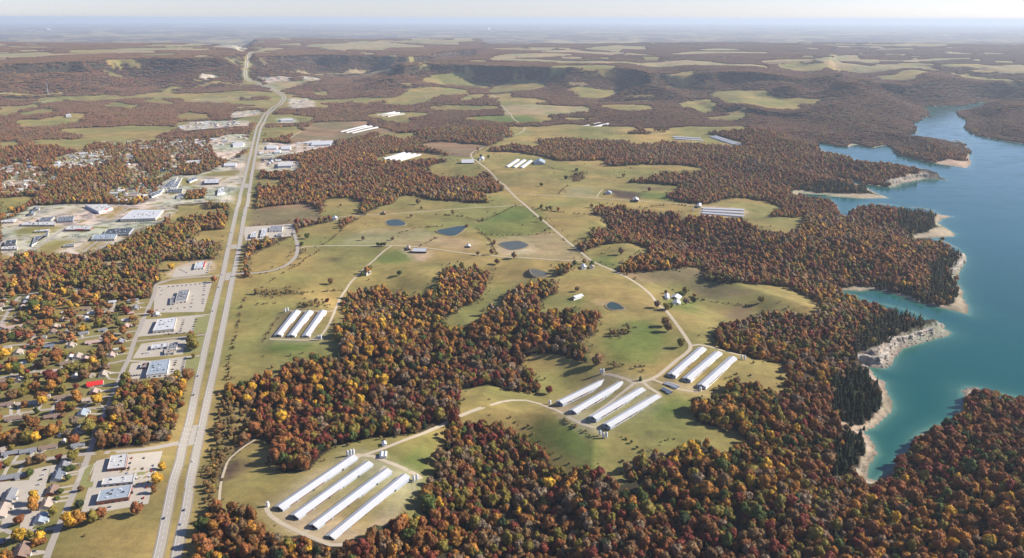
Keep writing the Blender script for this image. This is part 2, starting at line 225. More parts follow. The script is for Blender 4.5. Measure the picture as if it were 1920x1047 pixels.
lay('c',(484,272),(500,267),(545,270),(590,262),(628,264),(628,274),(600,279),(560,287),(500,298),(484,298)); lay('c',(482,305),(505,300),(560,302),(566,312),(552,321),(500,322),(482,318)); lay('c',(538,186),(575,184),(590,192),(588,200),(545,205)); lay('c',(480,143),(548,145),(550,152),(500,155)); lay('c',(562,144),(602,145),(600,151),(566,151)); lay('y',(484,158),(520,160),(510,168),(490,165)); lay('c',(520,222),(552,221),(556,230),(522,231)); lay('g',(500,240),(560,236),(566,246),(500,262)); lay('g',(490,318),(470,325),(466,345),(482,330)); lay('c',(372,140),(410,143),(400,148),(375,148)); lay('c',(395,103),(440,97),(470,103),(440,106))
# shores
lay('s',(1645,712),(1655,716),(1668,738),(1676,765),(1656,787),(1640,804),(1610,811),(1580,805),(1570,795),(1580,790),(1600,802),(1625,795),(1645,780),(1655,765),(1655,745)); lay('s',(1612,812),(1632,818),(1648,848),(1642,860),(1628,880),(1628,900),(1612,893),(1612,870),(1622,850),(1632,842))
lay('r',(1585,684),(1600,675),(1612,668),(1635,655),(1665,648),(1680,632),(1710,622),(1745,610),(1765,612),(1787,624),(1776,633),(1720,648),(1692,656),(1676,686),(1662,694),(1636,692)); lay('s',(1750,575),(1775,573),(1795,560),(1800,520),(1795,512),(1808,492),(1812,500),(1800,522),(1812,560),(1822,580),(1818,593)); lay('r',(1783,509),(1800,492),(1808,478),(1812,490),(1805,505),(1790,514)); lay('s',(1700,442),(1740,436),(1762,425),(1752,412),(1752,402),(1790,405),(1795,440),(1750,449),(1700,447)); lay('s',(1477,360),(1500,356),(1530,362),(1600,363),(1640,365),(1670,372),(1615,376),(1565,372),(1490,368)); lay('s',(1595,342),(1618,342),(1620,347),(1600,348)); lay('r',(1650,349),(1680,338),(1695,330),(1725,324),(1738,322),(1760,330),(1785,339),(1715,342),(1680,352)); lay('s',(1560,542),(1590,541),(1612,537),(1632,540),(1634,545),(1610,549),(1575,546)); lay('s',(1755,303),(1812,302),(1816,288),(1822,292),(1822,316),(1755,309)); lay('s',(1582,272),(1597,270),(1600,275),(1590,278)); lay('s',(1635,275),(1670,270),(1640,279)); lay('s',(1714,229),(1728,221),(1742,219),(1720,230)); lay('s',(1800,735),(1815,723),(1845,724),(1820,732),(1808,746)); lay('r',(1735,334),(1760,331),(1780,338),(1740,338))
POND = [('blue', [(724,417),(730,413),(745,412),(757,417),(759,422),(750,424),(730,423)]), ('blue', [(819,434),(840,429),(862,425),(873,427),(855,441),(835,441)]), ('grey', [(937,457),(960,454),(975,454.5),(989,461),(980,466),(960,469),(947,465)]),
 ('brown', [(995,508),(1020,510),(1025,515),(1020,519),(1002,519)]), ('blue', [(1137,574),(1145,567),(1157,570),(1169,579),(1160,581),(1145,581)])]
CEDAR = [[(1570,800),(1595,740),(1610,690),(1650,700),(1665,760),(1640,800),(1600,812)],[(1600,690),(1600,640),(1640,600),(1690,580),(1770,605),(1760,620),(1690,640),(1660,650)],[(1560,830),(1600,805),(1630,820),(1630,850),(1600,900),(1560,900)],
 [(1680,430),(1680,400),(1700,388),(1760,400),(1755,430),(1720,445)],[(1740,560),(1740,500),(1790,470),(1808,500),(1800,580)],[(1640,560),(1640,530),(1740,555),(1740,572)],[(1480,365),(1500,352),(1640,350),(1640,370)],[(1560,720),(1600,690),(1610,750),(1560,790)]]

WL = at_plane(WATER, LAKE_Z); HL = [at_plane(h, LAKE_Z) for h in HID]
PL = [(z, wd, at_plane(p, z)) for z, wd, p in PLATEAU]
HW = [(d, wd, at_plane(p, -10)) for d, wd, p in HOLLOW]
# gently graded sites, so that long sheds stand level: (pixel, radius)
PADS = [((640,935),190),((1138,755),170),((1315,690),130),((562,608),110),((1357,398),120),((972,308),110),((753,295),150),((660,243),200),((230,900),110),((205,410),300)]
PW = [(at_plane([p], 0)[0], r) for p, r in PADS]
HWY_X = at_plane([(330,1047),(381,785),(436,524),(482,262),(521,200),(480,156)], 0)
def lake_in(x, y):
    m = in_poly(x, y, WL)
    for h in HL: m |= in_poly(x, y, h)
    return m
def base_h(x, y):
    r = np.hypot(x, y)
    hx = np.interp(y, HWY_X[:, 1], HWY_X[:, 0])
    east = sstep(-60, 250, x - hx)
    amp = (0.18 + 0.82 * east)
    near = 8.0 * fbm(x, y, 560, 3, 2) + 2.6 * fbm(x, y, 170, 9, 2)
    far = (22 * fbm(x, y, 2600, 21, 3) + 30 * fbm(x, y, 760, 25, 2)) * sstep(1700, 4300, r)
    vfar = 22 * fbm(x, y, 9000, 31, 3) * sstep(14000, 30000, r)
    return near * amp + far + vfar
PADH = {}
def height(x, y):
    x = np.asarray(x, float); y = np.asarray(y, float)
    h = base_h(x, y)
    for c, rad in PW:
        if tuple(c) not in PADH: PADH[tuple(c)] = base_h(np.array([c[0]]), np.array([c[1]]))[0]
        hc = PADH[tuple(c)]
        if not (np.abs(x - c[0]) < rad * 1.8).any(): continue
        k = 1 - sstep(rad * .75, rad * 1.7, np.hypot(x - c[0], y - c[1]))
        h = h * (1 - k) + hc * k
    for z, wd, P in PL:
        m = (x > P[:, 0].min() - 2500) & (x < P[:, 0].max() + 2500) & (y > P[:, 1].min() - 2500)
        idx = np.nonzero(m)[0]
        if not len(idx): continue
        xs = x[idx]; ys = y[idx]
        ins = in_poly(xs, ys, P)
        d = np.where(ins, 0, dist_line(xs, ys, P, True, 2600))
        d = d + (0 if False else 1) * (np.abs(fbm(xs, ys, 800, 55, 3)) * max(wd, 420) * 1.1 - 70) * (d > 0)
        t = np.clip(d / (wd * 1.25), 0, 1); k = np.where(t < .16, 1 - 2.4 * t, .616 * (1 - (t - .16) / .84) ** 1.35)
        h[idx] = np.maximum(h[idx], h[idx] * (1 - k) + (z + .5 * base_h(xs, ys)) * k)
    hd = np.zeros(len(x))
    for dep, wd, P in HW:
        d = dist_line(x, y, P, False, wd * 1.3) + 26 * fbm(x, y, 110, 71, 2)
        hd = np.maximum(hd, dep * (1 - sstep(0, wd, np.maximum(d, 0))))
    # the lake and its banks
    m = (x > WL[:, 0].min() - 500) & (x < WL[:, 0].max() + 500) & (y > WL[:, 1].min() - 500) & (y < WL[:, 1].max() + 500)
    idx = np.nonzero(m)[0]
    h = h - hd
    if len(idx):
        xs = x[idx]; ys = y[idx]
        ins = lake_in(xs, ys)
        d = dist_line(xs, ys, WL, True, 420)
        # hidden banks move the true shore
        for hp in HL:
            dh = dist_line(xs, ys, hp, True, 420)
            d = np.where(ins, np.maximum(np.minimum(d, 420), 0), np.minimum(d, dh))
        rock = np.zeros(len(xs), bool)
        for k, P in ROCKW: rock |= in_poly(xs, ys, P)
        land = LAKE_Z + .4 + 2.2 * sstep(0, 26, d) + (45 + 8 * fbm(xs, ys, 200, 81, 2)) * sstep(8, 300, d)
        land = np.where(rock, LAKE_Z + .4 + 3 * sstep(0, 10, d) + 19 * sstep(14, 26, d) + 26 * sstep(30, 260, d), land)
        target = np.maximum(h[idx], LAKE_Z + 1.5)
        k = sstep(60, 340, d)
        nh = land * (1 - k) + target * k
        nh = np.where(ins, LAKE_Z - 1.0 - 10 * sstep(0, 60, d), nh)
        h[idx] = nh
        keep = np.ones(len(x), bool); keep[idx[ins]] = False
        h = np.where(keep, np.maximum(h, LAKE_Z + .4), h)
    return h
ROCKW = [(k, at_plane(p, LAKE_Z + 4)) for k, p in L if k == 'r']
HF = lambda x, y: height(x, y)
def at(px, lift=0.0):          # photo pixel -> point of the terrain (marching along the sight line)
    d = rays(px); d = d / np.linalg.norm(d, axis=1)[:, None]
    t0 = (100 - CAM_H) / np.minimum(d[:, 2], -1e-4); t1 = (-58 - CAM_H) / np.minimum(d[:, 2], -1e-4)
    n = len(d); K = 40
    hit = t1.copy(); done = np.zeros(n, bool); prev = t0.copy()
    for k in range(1, K + 1):
        t = t0 + (t1 - t0) * k / K
        z = CAM_H + d[:, 2] * t
        hh = HF(d[:, 0] * t, d[:, 1] * t) + lift
        new = (~done) & (z <= hh)
        lo = prev.copy(); hi = t.copy()
        if new.any():
            i = np.nonzero(new)[0]
            a = lo[i]; b = hi[i]
            for _ in range(9):
                mth = (a + b) / 2
                below = CAM_H + d[i, 2] * mth <= HF(d[i, 0] * mth, d[i, 1] * mth) + lift
                b = np.where(below, mth, b); a = np.where(below, a, mth)
            hit[i] = b; done[i] = True
        prev = t
        if done.all(): break
    X = d[:, 0] * hit; Y = d[:, 1] * hit
    return np.stack([X, Y, HF(X, Y)], 1)
def at_many(lists):
    fl = [q for l in lists for q in l]; w_ = at(fl); out = []; i = 0
    for l in lists: out.append(w_[i:i + len(l)]); i += len(l)
    return out
_pts = [q for k, p in L for q in p] + [q for k, p in POND for q in p] + [q for p in CEDAR for q in p]
_w = at(_pts)[:, :2]; _i = 0
LW = []
for k, p in L:
    LW.append((k, _w[_i:_i + len(p)])); _i += len(p)
PONDW = []
for k, p in POND:
    PONDW.append((k, _w[_i:_i + len(p)])); _i += len(p)
CEDW = []
for p in CEDAR:
    CEDW.append(_w[_i:_i + len(p)]); _i += len(p)

KINDS = {'w': 0, 'g': 1, 'G': 2, 'b': 3, 't': 4, 'p': 5, 'd': 6, 'x': 7, 's': 8, 'r': 9, 'y': 10, 'c': 11}
def cover(x, y, wob=True):
    x = np.asarray(x, float); y = np.asarray(y, float)
    r = np.hypot(x, y)
    if wob:
        a = np.clip(r * .0035, 1.5, 30)
        x, y = x + a * fbm(x, y, 28, 91, 2), y + a * fbm(x, y, 28, 97, 2)
    u, v = to_px(x, y, 0.0)
    out = np.zeros(len(x), np.int8)
    f1 = fbm(x, y * .8, 1100, 41, 3); f2 = vnoise(x / 260, y / 260, 43)
    wild = (f1 > .12) & (f2 > .32)
    traced = (u > -30) & (u < 1950) & (v > 103) & (v < 1080)
    f3 = fbm(x * .62, y, 430, 45, 3); f4 = fbm(x * .8, y, 1500, 49, 2); sparse = ((f3 > .13) & (f1 > -.3) & (f4 > -.25)) | ((f4 > .40) & (f3 > .0)) | ((r > 14500) & (fbm(x * .8, y, 1500, 149, 3) > .17))
    out[np.where(traced & (r < 8600), False, np.where(r > 8600, sparse, wild))] = 1
    out[traced & (r > 4300) & (r < 8600) & (f3 > .36) & (u < 1400)] = 1
    out[(out == 1) & (r > 8600) & (vnoise(x / 210, y / 260, 46) < .33)] = 0
    fc = vnoise(x / 700, y / 700, 47)
    out[(out == 1) & (fc > .38) & (~traced | (r > 8600))] = 4
    xs_, ys_ = x + 15 * fbm(x, y, 75, 191, 2), y + 15 * fbm(x, y, 75, 197, 2)
    for k, P in LW:
        m = in_poly(xs_, ys_, P) & (out != 0) if k in 'Gp' else in_poly(x, y, P)
        out[m] = KINDS[k]
    return out

# ------------------------------------------------------------------ roads (photo pixels; width in metres)
R_SB = [(262,1160),(296,1047),(314,960),(331,885),(343,835),(357,785),(366,741),(375,699),(386,649),(401,584),(412,539),(419,512),(429,462),(440,412),(450,372),(464,312),(476,262),(487,230),(501,211),(514,199.5),(526,190.5),(530,183),(522,175.5),(507,168),(489,160),(478,155.5),(464,151),(458,143),(459,132),(466,120),(473,110),(476,105.5)]
R_NB = [(303,1160),(330,1047),(340,997),(349,957),(356,910),(366,860),(374,822),(382,785),(392,736),(406,674),(416,624),(426,574),(436,524),(440,507),(449,462),(457,412),(466,372),(475,312),(484,262),(495,230),(507,211),(520,200),(532,190.5),(535,182),(527,174.5),(512,167),(493,159),(482,154.5),(469,150.5),(462.5,143),(463,132),(470,120),(477,110),(479,106)]
ROADS = [  # name, material, width, points
 ('street','street',9,[(440,513),(480,512),(508,508),(532,500),(548,489),(556,477),(558,465),(556,452),(552,440),(548,425)]),
 ('street','street',8,[(545,424),(560,419),(600,412.5),(640,407)]),
 ('street','street',7,[(466,428),(500,424.5),(545,424)]),
 ('street','street',9,[(420,516),(400,518),(350,521),(320,525),(297,531)]),
 ('street','street',9,[(350,829),(325,833),(290,840),(250,845),(200,849),(165,851),(140,854),(110,858),(60,864),(0,872),(-80,884)]),
 ('street','street',8,[(60,1120),(87,1047),(100,1012),(112,985),(140,920),(152,890),(163,862),(170,840),(176,822),(184,798),(197,774),(208,749),(220,722),(231,694),(242,672),(252,640),(266,606),(280,574),(290,549),(294,533),(312,528)]),
 ('street','street',6.5,[(112,985),(100,991),(80,994),(50,997),(20,999),(0,990),(-40,985)]),
 ('street','street',6.5,[(255,621),(220,626),(175,631),(130,639),(100,643),(67,644),(30,647),(-30,655)]),
 ('street','street',6.5,[(240,675),(195,684),(135,691),(90,695),(45,700),(0,709),(-40,716)]),
 ('street','street',6.5,[(205,763),(180,766),(135,765),(90,768),(40,775),(0,783),(-40,790)]),
 ('street','street',7,[(-10,640),(2,610),(12,590),(24,572),(33,560),(50,552),(97,547),(135,543),(150,541)]),
 ('street','street',6,[(115,642),(122,630),(130,612),(142,600),(160,590),(190,581),(225,577),(270,568)]),
 ('driveway','lot',5,[(393,590),(335,595),(300,599),(268,602)]), ('driveway','street',6,[(388,627),(345,632),(300,636),(257,640)]), ('driveway','lot',6,[(377,667),(325,673),(290,678),(242,677)]),
 ('driveway','lot',3.5,[(220,712),(205,711),(200,703)]),('driveway','lot',3.5,[(205,743),(190,745)]),('driveway','lot',3,[(197,770),(188,757),(180,758)]),('driveway','lot',3.5,[(228,700),(207,698)]),
 ('driveway','lot',4,[(146,889),(122,893)]),('driveway','lot',4,[(138,911),(108,916)]),('driveway','lot',4,[(130,930),(100,935)]),('driveway','lot',4,[(25,866),(35,852)]),('driveway','lot',4,[(62,862),(75,846)]),('driveway','lot',4,[(33,890),(42,874)]),
 ('driveway','lot',4,[(157,777),(168,776),(190,777)]),('driveway','lot',4,[(158,801),(180,803)]),('driveway','lot',4,[(54,1037),(70,1034),(90,1036)]),
 ('street','street',7,[(-10,442),(12,438),(35,424),(62,406),(90,390),(110,385)]), ('street','street',7,[(62,470),(85,455),(110,437),(140,420),(165,405),(200,392)]), ('street','street',7,[(-10,474),(15,447),(60,449),(100,448),(160,448),(170,448)]),
 ('street','street',7,[(155,473),(165,465),(180,455),(200,437),(225,425),(255,413),(290,403),(320,388),(330,383)]), ('street','street',7,[(110,384),(160,383.5),(215,386),(255,385),(262,381),(275,371),(290,357),(305,344),(320,335),(333,326)]), ('street','street',6,[(215,411),(230,398),(248,386)]), ('street','street',6,[(125,414),(180,411),(235,412)]),
 ('street','street',6,[(176,474),(190,465),(205,455)]), ('street','street',7,[(448,351),(410,350.5),(375,351)]), ('street','street',6,[(458,313),(452,318),(449,345)]), ('street','street',6,[(430,376),(380,380),(320,383),(262,384)]), ('street','street',5,[(215,350),(230,340),(250,328),(262,325),(285,322),(320,318)]),
 ('street','street',5,[(95,322),(115,312),(135,298),(160,282)]), ('street','street',5,[(420,289),(440,286),(470,275)]), ('street','street',5,[(410,300),(440,299),(466,299)]), ('street','street',5,[(260,272),(300,278),(330,270),(352,262)]), ('street','street',5,[(0,345),(30,340),(60,345),(90,350)]),
 ('street','street',5,[(330,245),(360,240),(400,239),(440,240),(474,240)]), ('street','street',5,[(490,295),(520,290),(560,286),(600,283)]), ('street','street',5,[(488,262),(500,270),(490,295)]), ('street','street',5,[(482,305),(510,302),(545,306)]), 
 ('gravel_road','gravel',6,[(562,466),(572,463),(600,461.5),(630,461),(680,461),(735,461),(780,463),(830,469),(880,476),(918,479),(960,483),(1020,486),(1070,489),(1109,489)]),
 ('gravel_road','gravel',5,[(735,461.5),(724,468),(710,480),(697,492),(684,503),(675,513),(666,521),(656,532),(645,549),(636,563),(630,578),(626,588),(618,606),(606,625),(598,634)]),
 ('gravel_road','gravel',4,[(627,583),(608,584.5),(560,584),(542,583)]), ('gravel_road','gravel',5,[(505,636),(540,637.5),(580,638),(605,636)]),
 ('gravel_road','gravel',5,[(640,407),(675,404),(720,402.5),(770,399),(820,395),(870,391),(930,388),(983,385)]),
 ('gravel_road','gravel',7,[(1295,648),(1288,636),(1270,610),(1250,584),(1233,571),(1222,555),(1208,542),(1190,529),(1165,515),(1125,497),(1109,489),(1097,480),(1085,470),(1055,445),(1020,415),(985,385),(960,363),(930,335),(905,311),(895,303),(887,298),(883,292),(888,285),(905,277),(925,268),(948,259),(970,252),(983,244),(982,238),(972,229),(962,222),(955,212),(945,202),(933,193),(927,181),(912,173),(900,168)]),
 ('gravel_road','gravel',4.5,[(963,363.5),(1000,365),(1035,367),(1080,369.5),(1120,372),(1185,376),(1230,379.5),(1260,382),(1312,387),(1315,392),(1312,400)]), ('gravel_road','gravel',4,[(1119,371),(1123,363),(1131,355)]),
 ('gravel_road','gravel',7,[(1295,648),(1294,655),(1285,664),(1270,675),(1252,690),(1235,704),(1220,712),(1200,717),(1188,718),(1175,712),(1160,707),(1140,702),(1130,703)]),
 ('gravel_road','gravel',6,[(1293,649),(1310,646.5),(1330,650),(1350,656),(1372,662),(1395,668)]), ('gravel_road','gravel',5,[(1225,712),(1250,722),(1275,731),(1308,735)]),
 ('gravel_road','gravel',6,[(1190,718),(1178,728),(1150,750),(1120,772),(1088,795)]), ('gravel_road','gravel',6,[(1205,716),(1215,726),(1235,738),(1240,745)]),
 ('gravel_road','gravel',6,[(662,860),(690,851),(720,841),(750,829),(780,818),(810,806),(830,797),(850,786),(880,773),(900,766),(920,760),(940,754),(960,751),(985,751),(1010,757),(1040,768),(1065,782),(1090,795),(1110,801),(1130,808)]),
 ('gravel_road','gravel',7,[(640,866),(670,853),(700,856),(725,866),(755,878),(780,890),(790,898)]), ('gravel_road','gravel',6,[(502,945),(500,955),(508,968),(525,980),(545,990),(568,1001),(590,1010),(620,1022),(645,1022)]), ('gravel_road','gravel',5,[(570,1000),(600,978),(640,947),(680,915),(712,886),(722,874)]),
 ('farm_track','gravel',3.2,[(480,824),(462,835),(440,852),(426,868),(417,895),(412,925),(411,942)]),
 ('gravel_road','gravel',5,[(542,262),(552,254),(565,246)]), ('gravel_road','gravel',4,[(960,362),(945,352)]),
 ('far_road','gravel',7,[(0,176),(60,175),(122,174)]),
]
def smooth_line(P, step):
    P = np.asarray(P, float); out = []
    for i in range(len(P) - 1):
        p0 = P[max(i - 1, 0)]; p1 = P[i]; p2 = P[i + 1]; p3 = P[min(i + 2, len(P) - 1)]
        n = max(1, int(np.linalg.norm(p2 - p1) / step))
        for t in np.arange(n) / n:
            out.append(.5 * ((2 * p1) + (-p0 + p2) * t + (2 * p0 - 5 * p1 + 4 * p2 - p3) * t * t + (-p0 + 3 * p1 - 3 * p2 + p3) * t ** 3))
    out.append(P[-1]); return np.array(out)
_rp = [q for r in ROADS for q in r[3]] + R_SB + R_NB
_rw = at(_rp)[:, :2]; _i = 0
ROADW = []
for r in ROADS:
    P = _rw[_i:_i + len(r[3])]; _i += len(r[3])
    ROADW.append((smooth_line(P, 12), r[2]))
SBW = smooth_line(_rw[_i:_i + len(R_SB)], 12); _i += len(R_SB)
NBW = smooth_line(_rw[_i:_i + len(R_NB)], 12)
NROAD = len(ROADW)
HWY = [(SBW, 12.0), (NBW, 12.0)]
_cover0 = cover
def cover(x, y, wob=True):
    out = _cover0(x, y, wob)
    x = np.asarray(x, float); y = np.asarray(y, float)
    i = np.nonzero((out == 0) | (out == 7))[0]
    if len(i):
        d = np.minimum(dist_line(x[i], y[i], SBW, False, 60), dist_line(x[i], y[i], NBW, False, 60))
        r = np.hypot(x[i], y[i])
        out[i[d < np.where(r < 2500, 19, 26)]] = 1
    return out

# ------------------------------------------------------------------ object helpers
def tag(o, label=None, cat=None, group=None, kind=None):
    if label: o['label'] = label
    if cat: o['category'] = cat
    if group: o['group'] = group
    if kind: o['kind'] = kind
    return o
def link(name, me, parent=None, loc=None, rz=None):
    o = bpy.data.objects.new(name, me); COL.objects.link(o)
    if parent is not None: o.parent = parent
    if loc is not None: o.location = [float(c) for c in loc]
    if rz is not None: o.rotation_euler = (0, 0, float(rz))
    return o
def empty(name, loc, rz=0.0):
    o = link(name, None, None, loc, rz); o.empty_display_size = 1; return o
class MB:
    def __init__(s): s.v = []; s.f = []; s.m = []
    def face(s, pts, m=0):
        n = len(s.v); s.v += [tuple(map(float, p)) for p in pts]; s.f.append(tuple(range(n, n + len(pts)))); s.m.append(m); return s
    def box(s, x0, x1, y0, y1, z0, z1, m=0, bottom=False):
        n = len(s.v)
        s.v += [(x0,y0,z0),(x1,y0,z0),(x1,y1,z0),(x0,y1,z0),(x0,y0,z1),(x1,y0,z1),(x1,y1,z1),(x0,y1,z1)]
        F = [(0,1,5,4),(1,2,6,5),(2,3,7,6),(3,0,4,7),(4,5,6,7)] + ([(3,2,1,0)] if bottom else [])
        for f in F: s.f.append(tuple(n + i for i in f)); s.m.append(m)
        return s
    def cyl(s, cx, cy, z0, z1, r0, r1, n=12, m=0, cap=True, bottom=False):
        b = len(s.v)
        for z, r in ((z0, r0), (z1, r1)):
            for k in range(n):
                a = 2 * math.pi * k / n; s.v.append((cx + r * math.cos(a), cy + r * math.sin(a), z))
        for k in range(n):
            s.f.append((b + k, b + (k + 1) % n, b + n + (k + 1) % n, b + n + k)); s.m.append(m)
        if cap: s.f.append(tuple(b + n + k for k in range(n))); s.m.append(m)
        if bottom: s.f.append(tuple(b + n - 1 - k for k in range(n))); s.m.append(m)
        return s
    def mesh(s, name, mats, smooth=False):
        me = bpy.data.meshes.new(name); me.from_pydata(s.v, [], s.f)
        for m in (mats if isinstance(mats, (list, tuple)) else [mats]): me.materials.append(m)
        if any(s.m): me.polygons.foreach_set('material_index', s.m)
        if smooth: me.polygons.foreach_set('use_smooth', [True] * len(s.f))
        me.update(); return me
def np_mesh(name, V, F, mats, smooth=False, midx=None):
    me = bpy.data.meshes.new(name)
    V = np.ascontiguousarray(V, dtype=np.float32); F = np.ascontiguousarray(F, dtype=np.int32)
    me.vertices.add(len(V)); me.vertices.foreach_set('co', V.ravel())
    k = F.shape[1]
    me.loops.add(F.size); me.loops.foreach_set('vertex_index', F.ravel())
    me.polygons.add(len(F)); me.polygons.foreach_set('loop_start', np.arange(0, F.size, k, dtype=np.int32))
    for m in (mats if isinstance(mats, (list, tuple)) else [mats]): me.materials.append(m)
    if midx is not None: me.polygons.foreach_set('material_index', np.asarray(midx, np.int32))
    if smooth: me.polygons.foreach_set('use_smooth', np.ones(len(F), bool))
    me.update(calc_edges=True); me.validate()
    return me

# ------------------------------------------------------------------ materials
class NB:
    def __init__(s, name, rough=.9, spec=.2):
        s.mat = bpy.data.materials.new(name); s.mat.use_nodes = True
        s.t = s.mat.node_tree; s.b = s.t.nodes['Principled BSDF']
        s.b.inputs['Roughness'].default_value = rough; s.b.inputs['Specular IOR Level'].default_value = spec
        s.pos = None
    def n(s, ty, **kw):
        nd = s.t.nodes.new(ty)
        for k, v in kw.items():
            if k.startswith('i_'):
                key = k[2:]; key = int(key) if key.isdigit() else key
                nd.inputs[key].default_value = v
            else: setattr(nd, k, v)
        return nd
    def l(s, a, b): s.t.links.new(a, b)
    def P(s):
        if s.pos is None: s.pos = s.n('ShaderNodeNewGeometry').outputs['Position']
        return s.pos
    def noise(s, scale, detail=3, rough=.6, vec=None, stretch=None):
        nd = s.n('ShaderNodeTexNoise'); nd.inputs['Scale'].default_value = scale; nd.inputs['Detail'].default_value = detail; nd.inputs['Roughness'].default_value = rough
        v = vec if vec is not None else s.P()
        if stretch:
            mp = s.n('ShaderNodeMapping'); mp.inputs['Scale'].default_value = stretch[:3]
            if len(stretch) > 3: mp.inputs['Rotation'].default_value = (0, 0, stretch[3])
            s.l(v, mp.inputs[0]); v = mp.outputs[0]
        s.l(v, nd.inputs['Vector']); return nd.outputs['Fac']
    def ramp(s, fac, stops):
        r = s.n('ShaderNodeValToRGB'); e = r.color_ramp.elements
        while len(e) < len(stops): e.new(.5)
        for q, (p, c) in zip(e, stops):
            q.position = p; q.color = (c[0], c[1], c[2], 1) if not isinstance(c, (int, float)) else (c, c, c, 1)
        s.l(fac, r.inputs[0]); return r.outputs['Color']
    def mix(s, a, b, fac, mode='MIX'):
        m = s.n('ShaderNodeMix', data_type='RGBA', blend_type=mode)
        for sock, v in ((m.inputs[6], a), (m.inputs[7], b), (m.inputs[0], fac)):
            if hasattr(v, 'is_linked'): s.l(v, sock)
            else: sock.default_value = v if isinstance(v, (int, float)) else (v[0], v[1], v[2], 1)
        return m.outputs[2]
    def attr(s, name, ty='GEOMETRY'):
        return s.n('ShaderNodeAttribute', attribute_name=name, attribute_type=ty)
    def bump(s, h, dist, strength=1.0):
        b = s.n('ShaderNodeBump'); b.inputs['Distance'].default_value = dist; b.inputs['Strength'].default_value = strength
        s.l(h, b.inputs['Height']); s.l(b.outputs[0], s.b.inputs['Normal'])
    def col(s, c):
        if hasattr(c, 'is_linked'): s.l(c, s.b.inputs['Base Color'])
        else: s.b.inputs['Base Color'].default_value = (c[0], c[1], c[2], 1)
        return s.mat
def simple(name, c, rough=.8, var=.12, scale=.6, spec=.2, metal=0.0):
    m = NB(name, rough, spec); m.b.inputs['Metallic'].default_value = metal
    f = m.noise(scale, 4, .7)
    m.col(m.mix([q * (1 - var) for q in c], [min(1, q * (1 + var)) for q in c], f)); return m.mat

def ground_material():
    m = NB('ground_cover', .95, .1)
    a = m.attr('cover').outputs['Color']
    n1 = m.noise(.011, 5, .62); n2 = m.noise(.06, 5, .7); n3 = m.noise(.6, 4, .75); n4 = m.noise(.0035, 3, .5)
    st = m.noise(.05, 4, .6, stretch=(.25, 3.0, 1, .6))
    f = m.ramp(n1, [(.3, .72), (.7, 1.28)]); c = m.mix(a, f, 1.0, 'MULTIPLY')
    c = m.mix(c, m.ramp(n2, [(.25, (.74, .76, .80)), (.75, (1.24, 1.22, 1.16))]), .9, 'MULTIPLY')
    c = m.mix(c, m.ramp(n3, [(.3, .74), (.7, 1.26)]), .8, 'MULTIPLY')
    c = m.mix(c, m.ramp(st, [(.3, (.9, .9, .9)), (.7, (1.1, 1.08, 1.05))]), .8, 'MULTIPLY')
    c = m.mix(c, m.ramp(n4, [(.38, (.82, .94, .84)), (.62, (1.22, 1.06, 1.05))]), 1.0, 'MULTIPLY')
    m.bump(n3, .5, .6)
    return m.col(c)
M = {}
M['ground'] = ground_material()
def road_material(name, c, scale=.35):
    m = NB(name, .9, .15)
    n = m.noise(scale, 5, .7); n2 = m.noise(3.0, 3, .7)
    x = m.mix([q * .8 for q in c], [q * 1.15 for q in c], n); x = m.mix(x, m.ramp(n2, [(.3, .88), (.7, 1.1)]), .7, 'MULTIPLY')
    return m.col(x)
M['concrete_road'] = road_material('pale_concrete_road', (.38, .34, .285))
M['shoulder'] = road_material('asphalt_shoulder', (.27, .235, .19))
M['street'] = road_material('worn_street', (.36, .315, .265))
M['gravel'] = road_material('gravel_track', (.46, .38, .27), .12)
M['lot'] = road_material('parking_lot', (.44, .385, .31), .08)
M['paint'] = simple('road_paint', (.75, .75, .72)); M['yellow_paint'] = simple('yellow_road_paint', (.7, .5, .12))
M['roof_white'] = simple('white_metal_roof', (.46, .46, .455), .55, .13, .12, .25)
M['roof_pale'] = simple('pale_membrane_roof', (.49, .475, .45), .8, .08, .15)
M['roof_grey'] = simple('grey_shingle_roof', (.21, .21, .22), .9, .15, .5); M['roof_slate'] = simple('slate_shingle_roof', (.15, .17, .20), .9, .15, .5)
M['roof_brown'] = simple('brown_shingle_roof', (.22, .15, .115), .9, .15, .5); M['roof_tan'] = simple('tan_shingle_roof', (.38, .31, .25), .9, .12, .5)
M['roof_pink'] = simple('faded_pink_shingle_roof', (.42, .30, .25), .9, .12, .5); M['roof_red'] = simple('red_metal_roof', (.60, .035, .03), .6, .1, .5)
M['roof_blue'] = simple('blue_grey_metal_roof', (.30, .345, .38), .5, .08, .3, .4); M['roof_dark'] = simple('dark_roof', (.07, .085, .10), .8, .15, .5)
M['brick'] = simple('red_brown_brick_wall', (.22, .085, .06), .9, .2, 1.5); M['siding'] = simple('cream_siding', (.50, .47, .41), .8, .08, 1)
M['white_wall'] = simple('white_wall', (.72, .72, .70), .7, .06, 1); M['metal_wall'] = simple('grey_metal_wall', (.34, .37, .42), .5, .1, .6, .4)
M['dark'] = simple('dark_opening', (.03, .032, .04), .6); M['glass'] = simple('window_glass', (.02, .025, .03), .12, .05, 1, .5)
M['galv'] = simple('galvanised_steel', (.60, .62, .65), .4, .08, 1.2, .5); M['rust'] = simple('brown_wood', (.17, .10, .06)); M['tyre'] = simple('tyre_rubber', (.02, .02, .02))

